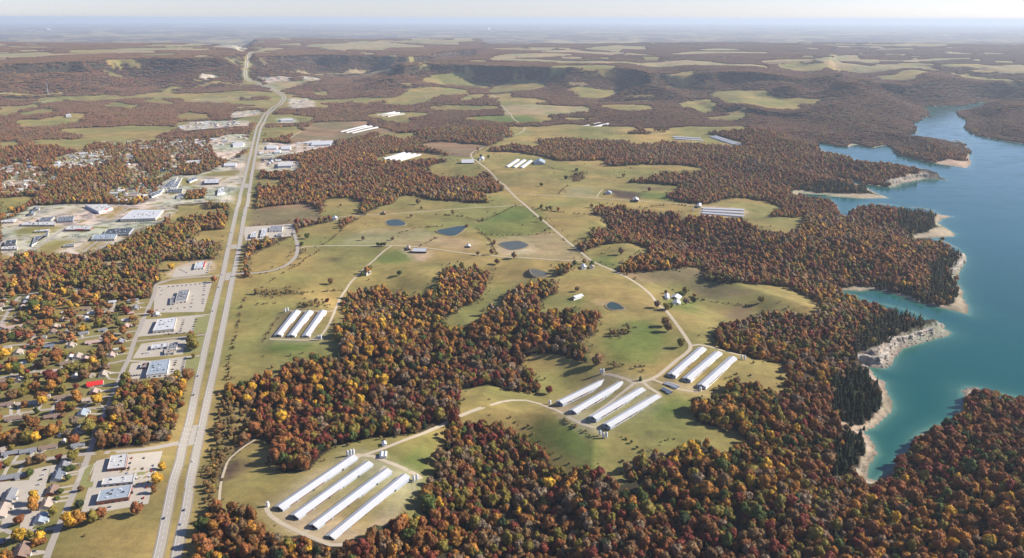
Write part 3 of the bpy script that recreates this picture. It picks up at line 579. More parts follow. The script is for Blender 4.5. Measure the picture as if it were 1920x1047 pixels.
# ------------------------------------------------------------------ ground: one sheet out to the horizon, finer towards the town and farms
def polar_grid():
    rr = [0.0, 60, 120, 200, 280]
    r = 340.0
    while r < 600: rr.append(r); r *= 1.012
    while r < 90000: rr.append(r); r *= 1.0041 if r < 9000 else (1.007 if r < 30000 else 1.012)
    rr.append(95000.0)
    fine = np.radians(np.arange(-47, 47.01, .215))
    coarse = np.radians(np.concatenate([np.arange(-180, -47, 3.8), [-50, -48.5, -47.5]])); coarse = np.unique(coarse)
    th = np.concatenate([coarse, fine, -coarse[::-1][:-1] if coarse[0] == -math.pi else -coarse[::-1]])
    th = np.unique(np.round(th, 6))
    return np.array(rr), th
RR, TH = polar_grid()
NR, NT = len(RR), len(TH)
gr, gt = np.meshgrid(RR, TH, indexing='ij')
GX = (gr * np.sin(gt)).ravel(); GY = (gr * np.cos(gt)).ravel()
GZ = height(GX, GY)
def ground_z(x, y):            # height of the built ground sheet itself
    x = np.atleast_1d(np.asarray(x, float)); y = np.atleast_1d(np.asarray(y, float))
    r = np.hypot(x, y); t = np.arctan2(x, y)
    i = np.clip(np.searchsorted(RR, r) - 1, 0, NR - 2); j = np.clip(np.searchsorted(TH, t) - 1, 0, NT - 2)
    fr = (r - RR[i]) / (RR[i + 1] - RR[i]); ft = (t - TH[j]) / (TH[j + 1] - TH[j])
    Z = GZ.reshape(NR, NT)
    return (Z[i, j] * (1 - fr) + Z[i + 1, j] * fr) * (1 - ft) + (Z[i, j + 1] * (1 - fr) + Z[i + 1, j + 1] * fr) * ft
HF = lambda x, y: ground_z(x, y)
kind = cover(GX, GY)
rad = np.hypot(GX, GY)
PAL = np.array([(.040,.032,.020),(.226,.188,.068),(.125,.148,.040),(.200,.142,.078),(.275,.222,.115),(.075,.052,.038),(.34,.275,.175),(.15,.13,.052),(.36,.295,.215),(.26,.235,.195),(.210,.176,.066),(.47,.415,.34)])
C = PAL[kind].astype(float)
_n = np.nonzero(np.hypot(GX, GY) < 5200)[0]      # field edges fade into each other over some ten metres
_acc = C[_n] * 1.0
for _q in range(6):
    _a = _q * 1.047 + .3; _s = 9 + 5 * (_q % 3); _k = cover(GX[_n] + _s * math.cos(_a), GY[_n] + _s * math.sin(_a)); _same = (_k == 0) | (kind[_n] == 0); _acc += np.where(_same[:, None], C[_n], PAL[_k])
C[_n] = _acc / 7
tone = fbm(GX, GY, 420, 61, 3)[:, None]
# where woods stand back from an open view, meadow grass runs up to them
_w0 = np.nonzero((kind == 0) & (np.hypot(GX, GY) < 9000))[0]
_g = 12 * np.hypot(GX[_w0], GY[_w0]) / (CAM_H - 12 - GZ[_w0]); _r = np.hypot(GX[_w0], GY[_w0])
_k2 = cover(GX[_w0] * (1 + _g / _r), GY[_w0] * (1 + _g / _r))
_m = np.isin(_k2, [1, 2, 3, 4]); C[_w0[_m]] = PAL[_k2[_m]] * .9
_y = (kind == 10) & (rad > 2200) & (vnoise(GX / 16, GY / 22, 88) > .56); C[_y] = (.40, .35, .28)
_c = kind == 11; _v = vnoise(GX / 21, GY / 26, 89); C[_c & (_v < .24)] = (.21, .185, .07); C[_c & (_v > .72)] = (.24, .22, .19)
isf = np.isin(kind, [1, 2, 10, 7])[:, None]
C = np.where(isf, C * (1 + .16 * tone) + np.clip(tone, 0, 1) * np.array([.035, .01, .0]), C)
wood = kind == 0
pt = fbm(GX, GY, 900, 65, 3)[:, None]
farw = sstep(7000, 12000, rad)[:, None]
C = np.where(wood[:, None], C * (1 - farw) + farw * (np.array([.095, .066, .055]) + pt * np.array([.03, .016, .012])), C)
# stony banks just above the water
lm = np.nonzero((GX > WL[:, 0].min() - 100) & (GX < WL[:, 0].max() + 100) & (GY > WL[:, 1].min() - 100) & (GY < WL[:, 1].max() + 100))[0]
DSH = np.full(len(GX), 1e4)
ds = dist_line(GX[lm], GY[lm], WL, True, 150)
LIN = np.zeros(len(GX), bool); LIN[lm] = lake_in(GX[lm], GY[lm]); DSH[lm] = ds
bank = (~LIN) & (GZ < LAKE_Z + 2.2) & (DSH < 9 + 10 * vnoise(GX / 60, GY / 60, 77))
C[bank & (kind == 0)] = (.40, .34, .27)
C[(~LIN) & (GZ < LAKE_Z + .75) & (DSH < 40)] *= .62
C[LIN] = (.16, .15, .11)
F = []
ii, jj = np.meshgrid(np.arange(NR - 1), np.arange(NT - 1), indexing='ij')
a = (ii * NT + jj).ravel()
F = np.stack([a, a + 1, a + NT + 1, a + NT], 1)[:, ::-1]
me = np_mesh('ground', np.stack([GX, GY, GZ], 1), F, M['ground'], True)
ca = me.color_attributes.new('cover', 'FLOAT_COLOR', 'POINT')
ca.data.foreach_set('color', np.concatenate([C, np.ones((len(C), 1))], 1).astype(np.float32).ravel())
ground = tag(link('ground', me), kind='structure')

# ------------------------------------------------------------------ lake
def water_material():
    m = NB('lake_water', .09, .28); m.b.inputs['IOR'].default_value = 1.33
    sh = m.attr('shallow').outputs['Fac']
    n = m.noise(.002, 3, .5); n5 = m.noise(.012, 3, .6, stretch=(1, 3, 1, .5))
    deep = m.mix((.002, .066, .058), (.003, .082, .074), n)
    c = m.mix(deep, (.085, .19, .14), m.ramp(sh, [(0, 0.0), (.55, .3), (1, 1.0)]))
    w1 = m.noise(.16, 4, .65, stretch=(1, 2.2, 1, .45)); w2 = m.noise(.03, 3, .6)
    s = m.n('ShaderNodeMath', operation='ADD'); m.l(w1, s.inputs[0]); m.l(w2, s.inputs[1])
    m.bump(s.outputs[0], .35, .35)
    m.l(m.ramp(n5, [(.38, .04), (.62, .22)]), m.b.inputs['Roughness'])
    return m.col(c)
M['water'] = water_material()
near = LIN | (DSH < 60)
fm = near[F].any(1)
Fw = F[fm]; used = np.unique(Fw); remap = np.full(len(GX), -1); remap[used] = np.arange(len(used))
me = np_mesh('lake', np.stack([GX[used], GY[used], np.full(len(used), LAKE_Z)], 1), remap[Fw], M['water'], True)
sh = np.exp(-DSH[used] / 16.0) * (LIN[used]) + 1.0 * (~LIN[used])
at_ = me.attributes.new('shallow', 'FLOAT', 'POINT'); at_.data.foreach_set('value', sh.astype(np.float32))
tag(link('lake', me), kind='structure')
M['pond'] = {'blue': simple('blue_pond_water', (.030, .055, .048), .2, .15, .05, .08), 'grey': simple('grey_pond_water', (.075, .08, .062), .2, .15, .05, .08), 'brown': simple('murky_pond_water', (.10, .09, .05), .2, .1, .05, .18)}
PLAB = []
for k, P in PONDW:
    Q = []
    for i in range(len(P)):
        p0, p1, p2, p3 = P[i - 1], P[i], P[(i + 1) % len(P)], P[(i + 2) % len(P)]
        for t in (0, .25, .5, .75): Q.append(.5 * ((2 * p1) + (-p0 + p2) * t + (2 * p0 - 5 * p1 + 4 * p2 - p3) * t * t + (-p0 + 3 * p1 - 3 * p2 + p3) * t ** 3))
    Q = np.array(Q); z = ground_z(Q[:, 0], Q[:, 1]).max() + .25
    mb = MB(); mb.face([(q[0], q[1], z) for q in Q])
    c = Q.mean(0)
    o = tag(link('pond', mb.mesh('pond', M['pond'][k])), kind='structure')
    rim = MB(); n = len(Q)                      # trodden clay bank round the water
    for i in range(n):
        a_, b_ = Q[i], Q[(i + 1) % n]
        oa, ob = c + (a_ - c) * 1.0 + (a_ - c) / np.linalg.norm(a_ - c) * 3.2, c + (b_ - c) + (b_ - c) / np.linalg.norm(b_ - c) * 3.2
        oa2, ob2 = oa + (oa - c) / np.linalg.norm(oa - c) * 5, ob + (ob - c) / np.linalg.norm(ob - c) * 5
        rim.face([(*a_, z - .05), (*oa, z + .5), (*ob, z + .5), (*b_, z - .05)][::-1])
        rim.face([(*oa, z + .5), (*oa2, z - 2.2), (*ob2, z - 2.2), (*ob, z + .5)][::-1])
    if 'bank' not in M: M['bank'] = simple('clay_bank', (.20, .155, .085), .95, .25, .15)
    tag(link('pond_bank', rim.mesh('pond_bank', M['bank'])), kind='structure')

# ------------------------------------------------------------------ limestone bluffs and boulders on the shore
def rock_material():
    m = NB('pale_limestone', .9, .15)
    n = m.noise(.35, 5, .75, stretch=(.5, .5, 2.6)); n2 = m.noise(.08, 4, .7)
    c = m.ramp(n, [(.28, (.13, .11, .09)), (.45, (.34, .30, .25)), (.7, (.54, .50, .43))]); c = m.mix(c, m.ramp(n2, [(.35, (.62, .57, .52)), (.6, (1.08, 1.06, 1.04))]), 1.0, 'MULTIPLY')
    m.bump(n, .8, .8); return m.col(c)
M['rock'] = rock_material()
def bluff(line, hgt, lab, seed):
    P = at(line)[:, :2]; s = np.concatenate([[0], np.cumsum(np.linalg.norm(np.diff(P, axis=0), axis=1))]); t = np.arange(0, s[-1], 1.3)
    Q = np.stack([np.interp(t, s, P[:, 0]), np.interp(t, s, P[:, 1])], 1); d = np.gradient(Q, axis=0); d /= np.linalg.norm(d, axis=1)[:, None]
    nrm = np.stack([d[:, 1], -d[:, 0]], 1); K = 15; V = []
    for k in range(K + 3):
        f = min(k / K, 1); z = LAKE_Z + 2 + hgt * f * (.72 + .36 * vnoise(t / 17, t * 0, seed)) * np.clip(np.minimum(t, s[-1] - t) / 22, .25, 1)
        out = 3.2 * (vnoise(t / 9, t * 0 + k * .05, seed + 1) - .5) * 2 + 1.6 * (vnoise(t / 2.6, t * 0 + k * .5, seed + 2) - .5) * 2 + 1.0 * (vnoise(t * 0 + k * 1.37, t / 30, seed + 3) - .5) * 2 + 3.5 * (1 - f) ** 1.5
        if k > K: out = out * 0 - 7 * (k - K); z = z - .5 * (k - K)
        V.append(np.stack([Q[:, 0] + nrm[:, 0] * out, Q[:, 1] + nrm[:, 1] * out, z + (vnoise(t / 2, t * 0 + k, seed + 5) - .5) * 1.2], 1))
    V = np.array(V); n = len(t); Fs = [(k * n + i, k * n + i + 1, (k + 1) * n + i + 1, (k + 1) * n + i) for k in range(K + 2) for i in range(n - 1)]
    o = link('limestone_bluff', np_mesh('limestone_bluff', V.reshape(-1, 3), np.array(Fs), M['rock'])); tag(o, lab, 'cliff')
bluff([(1598,672),(1612,678),(1630,682),(1648,681),(1661,672),(1667,658),(1680,647),(1700,639),(1725,630),(1750,621),(1770,615)], 15, 'pale limestone bluff along the cedar covered point nearest the viewer', 901)
bluff([(1672,345),(1690,339),(1705,335),(1725,331),(1745,327),(1760,331)], 16, 'white limestone bluff on the middle headland across the bay', 911)
bluff([(1785,515),(1795,506),(1805,494),(1808,484),(1802,477)], 8, 'low pale rock ledge on the wooded point above the near bluff', 921)
def boulders():
    bm = bmesh.new(); bmesh.ops.create_icosphere(bm, subdivisions=1, radius=1); iv = np.array([v.co[:] for v in bm.verts]); iF = np.array([[v.index for v in f.verts] for f in bm.faces]); bm.free()
    V = []; Fq = []; n0 = 0; rs = np.random.RandomState(77)
    for kd, P in LW:
        if kd not in 'rs': continue
        c = P.mean(0); r = math.hypot(*c)
        if r > 3200: continue
        n = 900 if kd == 'r' else 260; n = int(n * min(1, 1100 / r) ** 1.5)
        x = rs.uniform(P[:, 0].min(), P[:, 0].max(), n * 4); y = rs.uniform(P[:, 1].min(), P[:, 1].max(), n * 4)
        m = in_poly(x, y, P); x, y = x[m][:n], y[m][:n]; z = ground_z(x, y); w_ = rs.rand(len(x)) < .75 + .0 * x
        for X, Y, Z in zip(x[w_], y[w_], z[w_]):
            if Z < LAKE_Z - .8: continue
            s = rs.uniform(.5, 2.0 if kd == 'r' else 1.1) ** 1.2; p = iv * (1 + rs.uniform(-.28, .28, len(iv)))[:, None] * np.array([s * rs.uniform(.8, 1.6), s * rs.uniform(.8, 1.4), s * rs.uniform(.5, .9)])
            V.append(p + np.array([X, Y, Z])); Fq.append(iF + n0); n0 += len(iv)
    o = link('shore_boulders', np_mesh('shore_boulders', np.concatenate(V), np.concatenate(Fq), M['rock'])); tag(o, 'pale tumbled limestone boulders along the lake shore', 'boulders', None, 'stuff')
boulders()

# ------------------------------------------------------------------ trees
def leaf_material():
    m = NB('foliage', .75, .15)
    t = m.attr('tone', 'INSTANCER').outputs['Color']
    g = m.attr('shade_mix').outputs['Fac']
    rnd = m.n('ShaderNodeObjectInfo').outputs['Random']
    n = m.noise(.55, 4, .7); n2 = m.noise(.13, 2, .5)
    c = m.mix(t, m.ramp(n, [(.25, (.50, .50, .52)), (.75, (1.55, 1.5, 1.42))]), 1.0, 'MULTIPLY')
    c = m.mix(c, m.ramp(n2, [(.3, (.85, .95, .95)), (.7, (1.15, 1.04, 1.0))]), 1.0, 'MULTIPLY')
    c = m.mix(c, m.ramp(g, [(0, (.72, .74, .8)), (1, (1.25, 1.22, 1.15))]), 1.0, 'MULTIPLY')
    m.b.inputs['Subsurface Weight'].default_value = 0
    return m.col(c)
M['leaf'] = leaf_material(); M['bark'] = simple('bark', (.13, .10, .075), .95, .2, 2)
_ico = {}
def ico(sub):
    if sub not in _ico:
        bm = bmesh.new(); bmesh.ops.create_icosphere(bm, subdivisions=sub, radius=1.0)
        bm.verts.ensure_lookup_table()
        _ico[sub] = (np.array([v.co[:] for v in bm.verts]), np.array([[v.index for v in f.verts] for f in bm.faces])); bm.free()
    return _ico[sub]
def crown_arrays(rs, kind, lobes, sub, leaves, R=1.0):
    """unit crown: radius about 1, standing from z=.25 to z=2.2; kind round / tall / cedar / bare"""
    V = []; Fq = []; g = []; n0 = 0
    iv, iF = ico(sub)
    L_ = []
    if kind == 'cedar':
        for k in range(lobes):
            t = k / max(lobes - 1, 1); r = (.62 * (1 - t) + .13)
            L_.append((rs.normal(0, .07), rs.normal(0, .07), .35 + 2.0 * t, r, r * .95))
    else:
        L_.append((0, 0, 1.05, .74, .84) if kind != 'tall' else (0, 0, 1.3, .62, 1.1))
        for k in range(lobes):
            a = k * 2.4 + rs.uniform(-.5, .5); e = rs.uniform(-.25, 1.0)
            rr = .62 * math.cos(e * .9) * rs.uniform(.75, 1.1)
            L_.append((math.cos(a) * rr, math.sin(a) * rr, 1.05 + (.72 if kind != 'tall' else 1.0) * math.sin(e), rs.uniform(.34, .52), rs.uniform(.32, .5)))
    for (cx, cy, cz, r, rz) in L_:
        d = 1 + rs.uniform(-.17, .17, len(iv))
        P = iv * d[:, None] * np.array([r, r, rz]) * (.93 if leaves else 1.0) + np.array([cx, cy, cz])
        V.append(P); Fq += [tuple(f + n0) for f in iF]; n0 += len(P)
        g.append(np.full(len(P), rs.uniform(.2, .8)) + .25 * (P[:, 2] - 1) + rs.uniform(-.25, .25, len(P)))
    LL = np.array(L_)
    for k in range(leaves):
        q = LL[rs.choice(len(LL), p=(LL[:, 3] ** 2) / (LL[:, 3] ** 2).sum())]
        d = rs.normal(0, 1, 3); d[2] = abs(d[2]) * .9 - .25 if rs.rand() < .8 else d[2]; d /= np.linalg.norm(d)
        p = q[:3] + d * np.array([q[3], q[3], q[4]]) * rs.uniform(.88, 1.16)
        nrm = d + rs.normal(0, .55, 3); nrm /= np.linalg.norm(nrm)
        u = np.cross(nrm, rs.normal(0, 1, 3)); u /= np.linalg.norm(u) + 1e-9; w_ = np.cross(nrm, u)
        s = rs.uniform(.07, .15)
        V.append(np.array([p - u * s, p + w_ * s * 1.1, p + u * s])); Fq.append((n0, n0 + 1, n0 + 2)); n0 += 3
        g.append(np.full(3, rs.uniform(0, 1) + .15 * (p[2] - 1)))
    return np.concatenate(V), np.array(Fq), np.clip(np.concatenate(g), 0, 1)
def trunk_arrays(rs, n=6, top=1.1, limbs=2):
    V = []; Fq = []
    def tube(a, b, r0, r1):
        k = len(V); a = np.array(a, float); b = np.array(b, float); d = b - a; d /= np.linalg.norm(d)
        u = np.cross(d, [0.3, 1, .2]); u /= np.linalg.norm(u); w_ = np.cross(d, u)
        for c, r in ((a, r0), (b, r1)):
            for i in range(n):
                t = 2 * math.pi * i / n; V.append(c + r * (math.cos(t) * u + math.sin(t) * w_))
        for i in range(n):
            Fq.append((k + i, k + (i + 1) % n, k + n + (i + 1) % n)); Fq.append((k + i, k + n + (i + 1) % n, k + n + i))
    tube((0, 0, -.3), (0, 0, top), .06, .035)
    for i in range(limbs):
        a = rs.uniform(0, 6.3); tube((0, 0, .45 + .1 * i), (.45 * math.cos(a), .45 * math.sin(a), 1.1), .03, .015)
    return np.array(V), np.array(Fq)
def make_crown(name, kind, lobes, sub, leaves, seed, trunk=True):
    rs = np.random.RandomState(seed)
    V, Fq, g = crown_arrays(rs, kind, lobes, sub, leaves)
    mi = np.zeros(len(Fq), int)
    if trunk:
        tv, tf = trunk_arrays(rs, 5)
        Fq = np.concatenate([Fq, tf + len(V)]); V = np.concatenate([V, tv]); g = np.concatenate([g, np.full(len(tv), .5)]); mi = np.concatenate([mi, np.ones(len(tf), int)])
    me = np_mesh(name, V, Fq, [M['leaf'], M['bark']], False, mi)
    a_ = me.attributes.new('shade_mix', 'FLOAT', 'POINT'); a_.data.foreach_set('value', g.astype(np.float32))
    return me
PROTO = bpy.data.collections.new('tree_kinds')           # source shapes for the woodland
names = []
def proto(key, me):
    o = bpy.data.objects.new('k%02d_%s' % (len(names), key), me); PROTO.objects.link(o); names.append(key); return len(names) - 1
K_HI = [proto('broad', make_crown('broadleaf_crown', k, 7, 2, 620, 100 + i)) for i, k in enumerate(['round', 'round', 'tall', 'round', 'tall', 'round'])]
K_CED = [proto('cedar', make_crown('cedar_crown', 'cedar', 5, 2, 380, 130 + i)) for i in range(2)]
K_BARE = [proto('bare', make_crown('thin_crown', 'round', 9, 1, 700, 140 + i)) for i in range(2)]
K_LO = [proto('broad_far', make_crown('broadleaf_crown_far', k, 5, 1, 110, 150 + i)) for i, k in enumerate(['round', 'round', 'tall', 'round'])]
K_CLO = [proto('cedar_far', make_crown('cedar_crown_far', 'cedar', 4, 1, 60, 160))]
# a clump: some forty crowns standing 8 m apart, for the far woods
def make_clump(seed, size, nn):
    rs = np.random.RandomState(seed); V = []; Fq = []; g = []; n0 = 0
    for i in range(nn):
        for j in range(nn):
            v, f, gg = crown_arrays(rs, 'round' if rs.rand() < .7 else 'tall', 2, 1, 0)
            s = size / nn * .62 * rs.uniform(.8, 1.25); h = 5.6 * rs.uniform(.8, 1.15)
            v = v * np.array([s, s, h]) + np.array([(i + .5) / nn * size - size / 2 + rs.uniform(-1.6, 1.6), (j + .5) / nn * size - size / 2 + rs.uniform(-1.6, 1.6), -2.5])
            V.append(v); Fq.append(f + n0); n0 += len(v); g.append(np.clip(gg * .4 + rs.uniform(0, .6), 0, 1))
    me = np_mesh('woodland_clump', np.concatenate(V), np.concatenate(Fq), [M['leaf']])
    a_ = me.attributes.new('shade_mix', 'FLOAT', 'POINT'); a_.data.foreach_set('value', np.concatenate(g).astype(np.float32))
    return me
K_CL = [proto('clump', make_clump(170 + i, 34.0, 4)) for i in range(4)]

# colours of one crown (real leaf colours)
TONES = np.array([(.172,.078,.024),(.280,.132,.026),(.42,.25,.026),(.145,.036,.022),(.160,.130,.026),(.060,.080,.018),(.160,.095,.042),(.200,.145,.095),(.215,.085,.030),(.024,.036,.014)])
TNAME = ['rust brown', 'orange', 'golden yellow', 'dark red', 'olive', 'green', 'dull brown', 'pale grey brown', 'bright russet', 'dark green']
def tones(x, y, rs):
    n = len(x); r = np.hypot(x, y)
    z1 = fbm(x, y, 260, 201, 2); z2 = fbm(x, y, 190, 211, 2)
    Wt = np.tile(np.array([.24, .16, .06, .07, .17, .035, .14, .05, .11, .02]), (n, 1))
    Wt[:, 2] *= np.clip(1 + 2.5 * z1, .1, 3.5); Wt[:, 1] *= np.clip(1 + 1.8 * z1, .2, 3); Wt[:, 3] *= np.clip(1 - 2.2 * z1, .1, 3); Wt[:, 8] *= np.clip(1 + 2 * z2, .2, 3)
    Wt[:, 4] *= np.clip(1 - 2 * z2, .2, 3); Wt[:, 7] *= np.clip(1 - 2.5 * z2, .1, 4)
    z3 = fbm(x, y, 95, 221, 2); Wt[:, 7] *= np.clip(1 + 6 * z3, .15, 6); Wt[:, 6] *= np.clip(1 + 3 * z3, .3, 3); Wt[:, 5] *= np.clip(1 - 4 * z3, .2, 4)
    f = sstep(1500, 3600, r)
    Wt[:, 2] *= 1 - .75 * f; Wt[:, 1] *= 1 - .5 * f; Wt[:, 0] *= 1 + .7 * f; Wt[:, 6] *= 1 + .8 * f; Wt[:, 3] *= 1 + .4 * f
    sub_ = (x < np.interp(y, HWY_X[:, 1], HWY_X[:, 0]) - 40) & (r < 2600); Wt[sub_, 4] *= 1.8; Wt[sub_, 6] *= 1.5; Wt[sub_, 5] *= 1.6; Wt[sub_, 3] *= .6; Wt[sub_, 8] *= .7
    cum = np.cumsum(Wt / Wt.sum(1)[:, None], 1)
    k = (rs.rand(n)[:, None] > cum).sum(1).clip(0, 9)
    return k
# where buildings, roads and lots keep the trees off (filled below from the same lists that build them)
def is_cedar(x, y):
    m = np.zeros(len(x), bool)
    for P in CEDW: m |= in_poly(x, y, P)
    return m
def hidden_ok(x, y, z, h):
    """a crown must not stand in front of what the photograph shows open: the ground its top covers must be wood as well"""
    r = np.hypot(x, y); g = h * r / np.maximum(CAM_H - z - h, 50)
    x2 = x + x / r * g; y2 = y + y / r * g
    k2 = cover(x2, y2)
    z2 = height(x2, y2)
    ok = np.isin(k2, [0, 7, 10])
    gw = (h) * r / np.maximum(CAM_H - z - h, 50)
    dz = (CAM_H - LAKE_Z) / np.maximum(CAM_H - z - h, 50)
    ok &= ~in_poly(x * dz, y * dz, WL)
    near_ = np.nonzero(ok & (r < 3300))[0]
    for P in BLDW:
        ok[near_] &= ~in_poly(x[near_] + x[near_] / r[near_] * g[near_] * .8, y[near_] + y[near_] / r[near_] * g[near_] * .8, P)
    return ok
def road_mask(x, y, extra=3.0):
    m = np.zeros(len(x), bool)
    for P, wd in ROADW: m |= dist_line(x, y, P, False, wd / 2 + extra + 5) < wd / 2 + extra
    for P in BLDW: m |= in_poly(x, y, P)
    return m
def jitter_grid(x0, x1, y0, y1, s, rs, jit=.42):
    gx = np.arange(x0, x1, s); gy = np.arange(y0, y1, s * .87)
    X, Y = np.meshgrid(gx, gy); X = X + (np.arange(len(gy)) % 2)[:, None] * s / 2
    X = X.ravel() + rs.uniform(-jit, jit, X.size) * s; Y = Y.ravel() + rs.uniform(-jit, jit, Y.size) * s
    return X, Y

# ------------------------------------------------------------------ labels that single things out
PENDING = []
ORD = ['leftmost', 'second', 'third', 'fourth', 'fifth', 'sixth', 'seventh', 'eighth', 'ninth', 'tenth', 'eleventh', 'twelfth', 'thirteenth', 'fourteenth', 'fifteenth', 'sixteenth', 'seventeenth', 'eighteenth', 'nineteenth', 'twentieth']
def want(o, label, cat, px, group=None):
    o['category'] = cat
    if group: o['group'] = group
    PENDING.append((o, label, px))
def settle_labels():
    by = {}
    for o, l, px in PENDING: by.setdefault(l, []).append((px[0], -px[1], o))
    for l, v in by.items():
        if len(v) == 1: v[0][2]['label'] = l; continue
        v.sort(key=lambda q: (q[0], q[1]))
        for i, (x, y, o) in enumerate(v):
            o['label'] = l + (', leftmost' if i == 0 else (', rightmost' if i == len(v) - 1 else (', %s from left' % ORD[i] if i < len(ORD) else ', towards the right')))
MARKS = [((179,721),'the red roofed house'),((221,871),'the small brick shop'),((215,930),'the blue grey roofed brick shop'),((310,613),'the big white roofed store'),((297,697),'the grey blue roofed store'),((345,558),'the grey roofed hall'),
 ((137,985),'the big orange tree'),((163,852),'the street corner'),((100,643),'the upper street junction'),((33,560),'the curved street'),((190,580),'the cul de sac houses'),((65,950),'the paved yard'),
 ((245,640),'the long frontage street'),((20,700),'the second side street'),((20,880),'the lower side street'),((100,745),'the middle of the suburb'),((30,1020),'the bottom left corner')]
def place(px):
    d, ph, m = min((math.hypot(px[0] - m[0], (px[1] - m[1]) * 1.6), ph, m) for m, ph in MARKS)
    dx = px[0] - m[0]; dy = px[1] - m[1]
    if d < 14: rel = 'close beside'
    elif abs(dx) > abs(dy) * 1.6: rel = 'just left of' if dx < 0 else 'just right of'
    else: rel = 'a little above' if dy < 0 else 'a little below'
    if d > 60: rel = rel.replace('just ', 'well to the ').replace('a little ', 'well ').replace('well to the left of', 'far to the left of').replace('well to the right of', 'far to the right of')
    return rel + ' ' + ph

# ------------------------------------------------------------------ building lists (photo pixels at ground level)
POULTRY = [  # near end, far end of the centre line, width, farm
 ((523,957),(664,860),13.5,'A'),((552.5,973),(692.5,872),13.5,'A'),((587.5,991),(727.5,886),13.5,'A'),((619,1010),(761,900),13.5,'A'),
 ((1049,762),(1139,706.5),14,'B'),((1074,776),(1166,717),14,'B'),((1111,790),(1204,729.5),14,'B'),((1137,805),(1232,742),14,'B'),
 ((1259,708),(1317,655),15,'C'),((1287,716),(1347,663),15,'C'),((1315,729),(1375,672),15,'C'),
 ((521,632),(557,586),14.5,'D'),((546,633),(581,586.5),14.5,'D'),((573,633),(606,587.5),14.5,'D'),
 ((1318,392),(1395,395.5),15,'E'),((1317.5,396.5),(1394.5,401),15,'E'),((1317,401),(1394,407),15,'E'),
 ((950,314),(971,300.5),15,'F'),((963,315),(983,301.5),15,'F'),((977,316),(995,302.5),15,'F'),
 ((719,299),(758,287.5),15,'G'),((729,300),(768,288.5),15,'G'),((739,301),(778,289.8),15,'G'),((749,302),(787,291),15,'G'),
 ((638,248),(686,237),16,'H'),((648,249.5),(696,238),16,'H'),((659,250.5),(707,240),16,'H'),
 ((706,216.5),(740,212),16,'I'),((715,218),(748,213),16,'I'),((726,219.5),(757,214.5),16,'I'),
 ((1088,237),(1124,233),17,'J'),((1100,239.5),(1140,235),17,'J'),
 ((1262,258),(1314,260),17,'K'),((1265,261.5),(1318,264),17,'K'),((1334,257),(1382,273),17,'L'),((1341,256),(1390,272),17,'L'),
 ((1248,720),(1271,729),9,'T'),((1243,731),(1258,739),7,'U')]
FARMN = {'A': ('the nearest farm beside the wood', 'poultry houses of the nearest farm'), 'B': ('the four house farm by the gravel junction', 'four poultry houses by the gravel junction'), 'C': ('the three house farm by the gravel junction', 'three poultry houses right of the gravel junction'),
 'D': ('the small farm near the highway', 'poultry houses near the highway pasture'), 'E': ('the farm on the ridge near the lake', 'poultry houses on the ridge near the lake'), 'F': ('the farm by the blue shed', 'poultry houses beyond the diagonal road'),
 'G': ('the farm below the ploughed brown field', 'poultry houses under the brown field'), 'H': ('the farm on the brown field by the distant highway', 'poultry houses on the distant brown field'), 'I': ('the small distant farm ringed with woods', 'poultry houses in the distant clearing'),
 'J': ('the distant farm on the green fields', 'poultry houses on the distant green fields'), 'K': ('the distant farm above the wooded valley', 'distant poultry houses above the valley'), 'L': ('the distant farm by the red woods', 'distant poultry houses by the red woods')}
HOUSES = [ # x, y, axis, length, width, roof
 (21,852,'E',20,10,'grey'),(54,848,'E',20,10,'grey'),(91,841,'E',22,10,'brown'),(2,846,'E',14,10,'tan'),(121,873,'S',18,11,'grey'),(108,895,'S',24,12,'slate'),(98,923,'S',19,12,'brown'),(88,948,'S',20,12,'tan'),(77,976,'S',20,12,'blue'),
 (20,897,'E',36,11,'grey'),(18,933,'S',27,13,'grey'),(4,962,'S',28,14,'tan'),(41,1037,'S',26,15,'brown'),(155,778,'S',20,13,'blue'),(149,809,'S',17,12,'grey'),(98,783,'E',20,10,'brown'),(28,787,'E',24,10,'brown'),(10,761,'E',24,10,'brown'),(42,759,'E',15,9,'tan'),(64,757,'E',13,9,'blue'),
 (120,747,'E',26,10,'brown'),(177,737,'S',15,11,'pink'),(179,722,'E',23,15,'red'),(194,704,'S',18,12,'tan'),(198,691,'E',14,10,'brown'),(209,668,'S',18,12,'pink'),(200,668,'E',8,5,'white'),(220,657,'E',11,6,'white'),(142,708,'S',12,13,'white'),(163,707,'E',24,8,'tan'),(15,716,'E',19,11,'brown'),(37,715,'S',14,12,'tan'),
 (146,671,'S',20,13,'tan'),(161,673,'S',18,9,'pink'),(79,635,'E',15,10,'grey'),(58,632,'E',17,9,'brown'),(178,643,'E',30,12,'pink'),(133,650,'S',16,11,'tan'),(34,663,'S',18,12,'tan'),(236,614,'S',17,12,'pink'),(160,600,'S',17,10,'white'),(171,589,'E',13,9,'white'),(122,588,'E',10,8,'white'),(250,565,'E',20,10,'grey'),(141,557,'E',10,8,'white'),
 (8,626,'E',18,12,'white'),(4,641,'E',18,10,'grey'),(211,568,'E',15,9,'white'),(246,589,'E',11,8,'pink'),(236,602,'E',14,8,'white'),(28,615,'E',32,10,'pink'),(2,614,'E',16,9,'pink'),(88,745,'E',10,8,'tan'),(94,699,'E',26,9,'pink'),(220,538,'E',20,10,'white'),(188,543,'E',16,9,'grey'),(132,671,'S',12,9,'white'),(12,688,'E',16,10,'pink'),(45,682,'E',10,9,'white'),(112,819,'S',6,4,'white'),(124,815,'E',5,4,'white'),(120,829,'S',7,4,'white')]
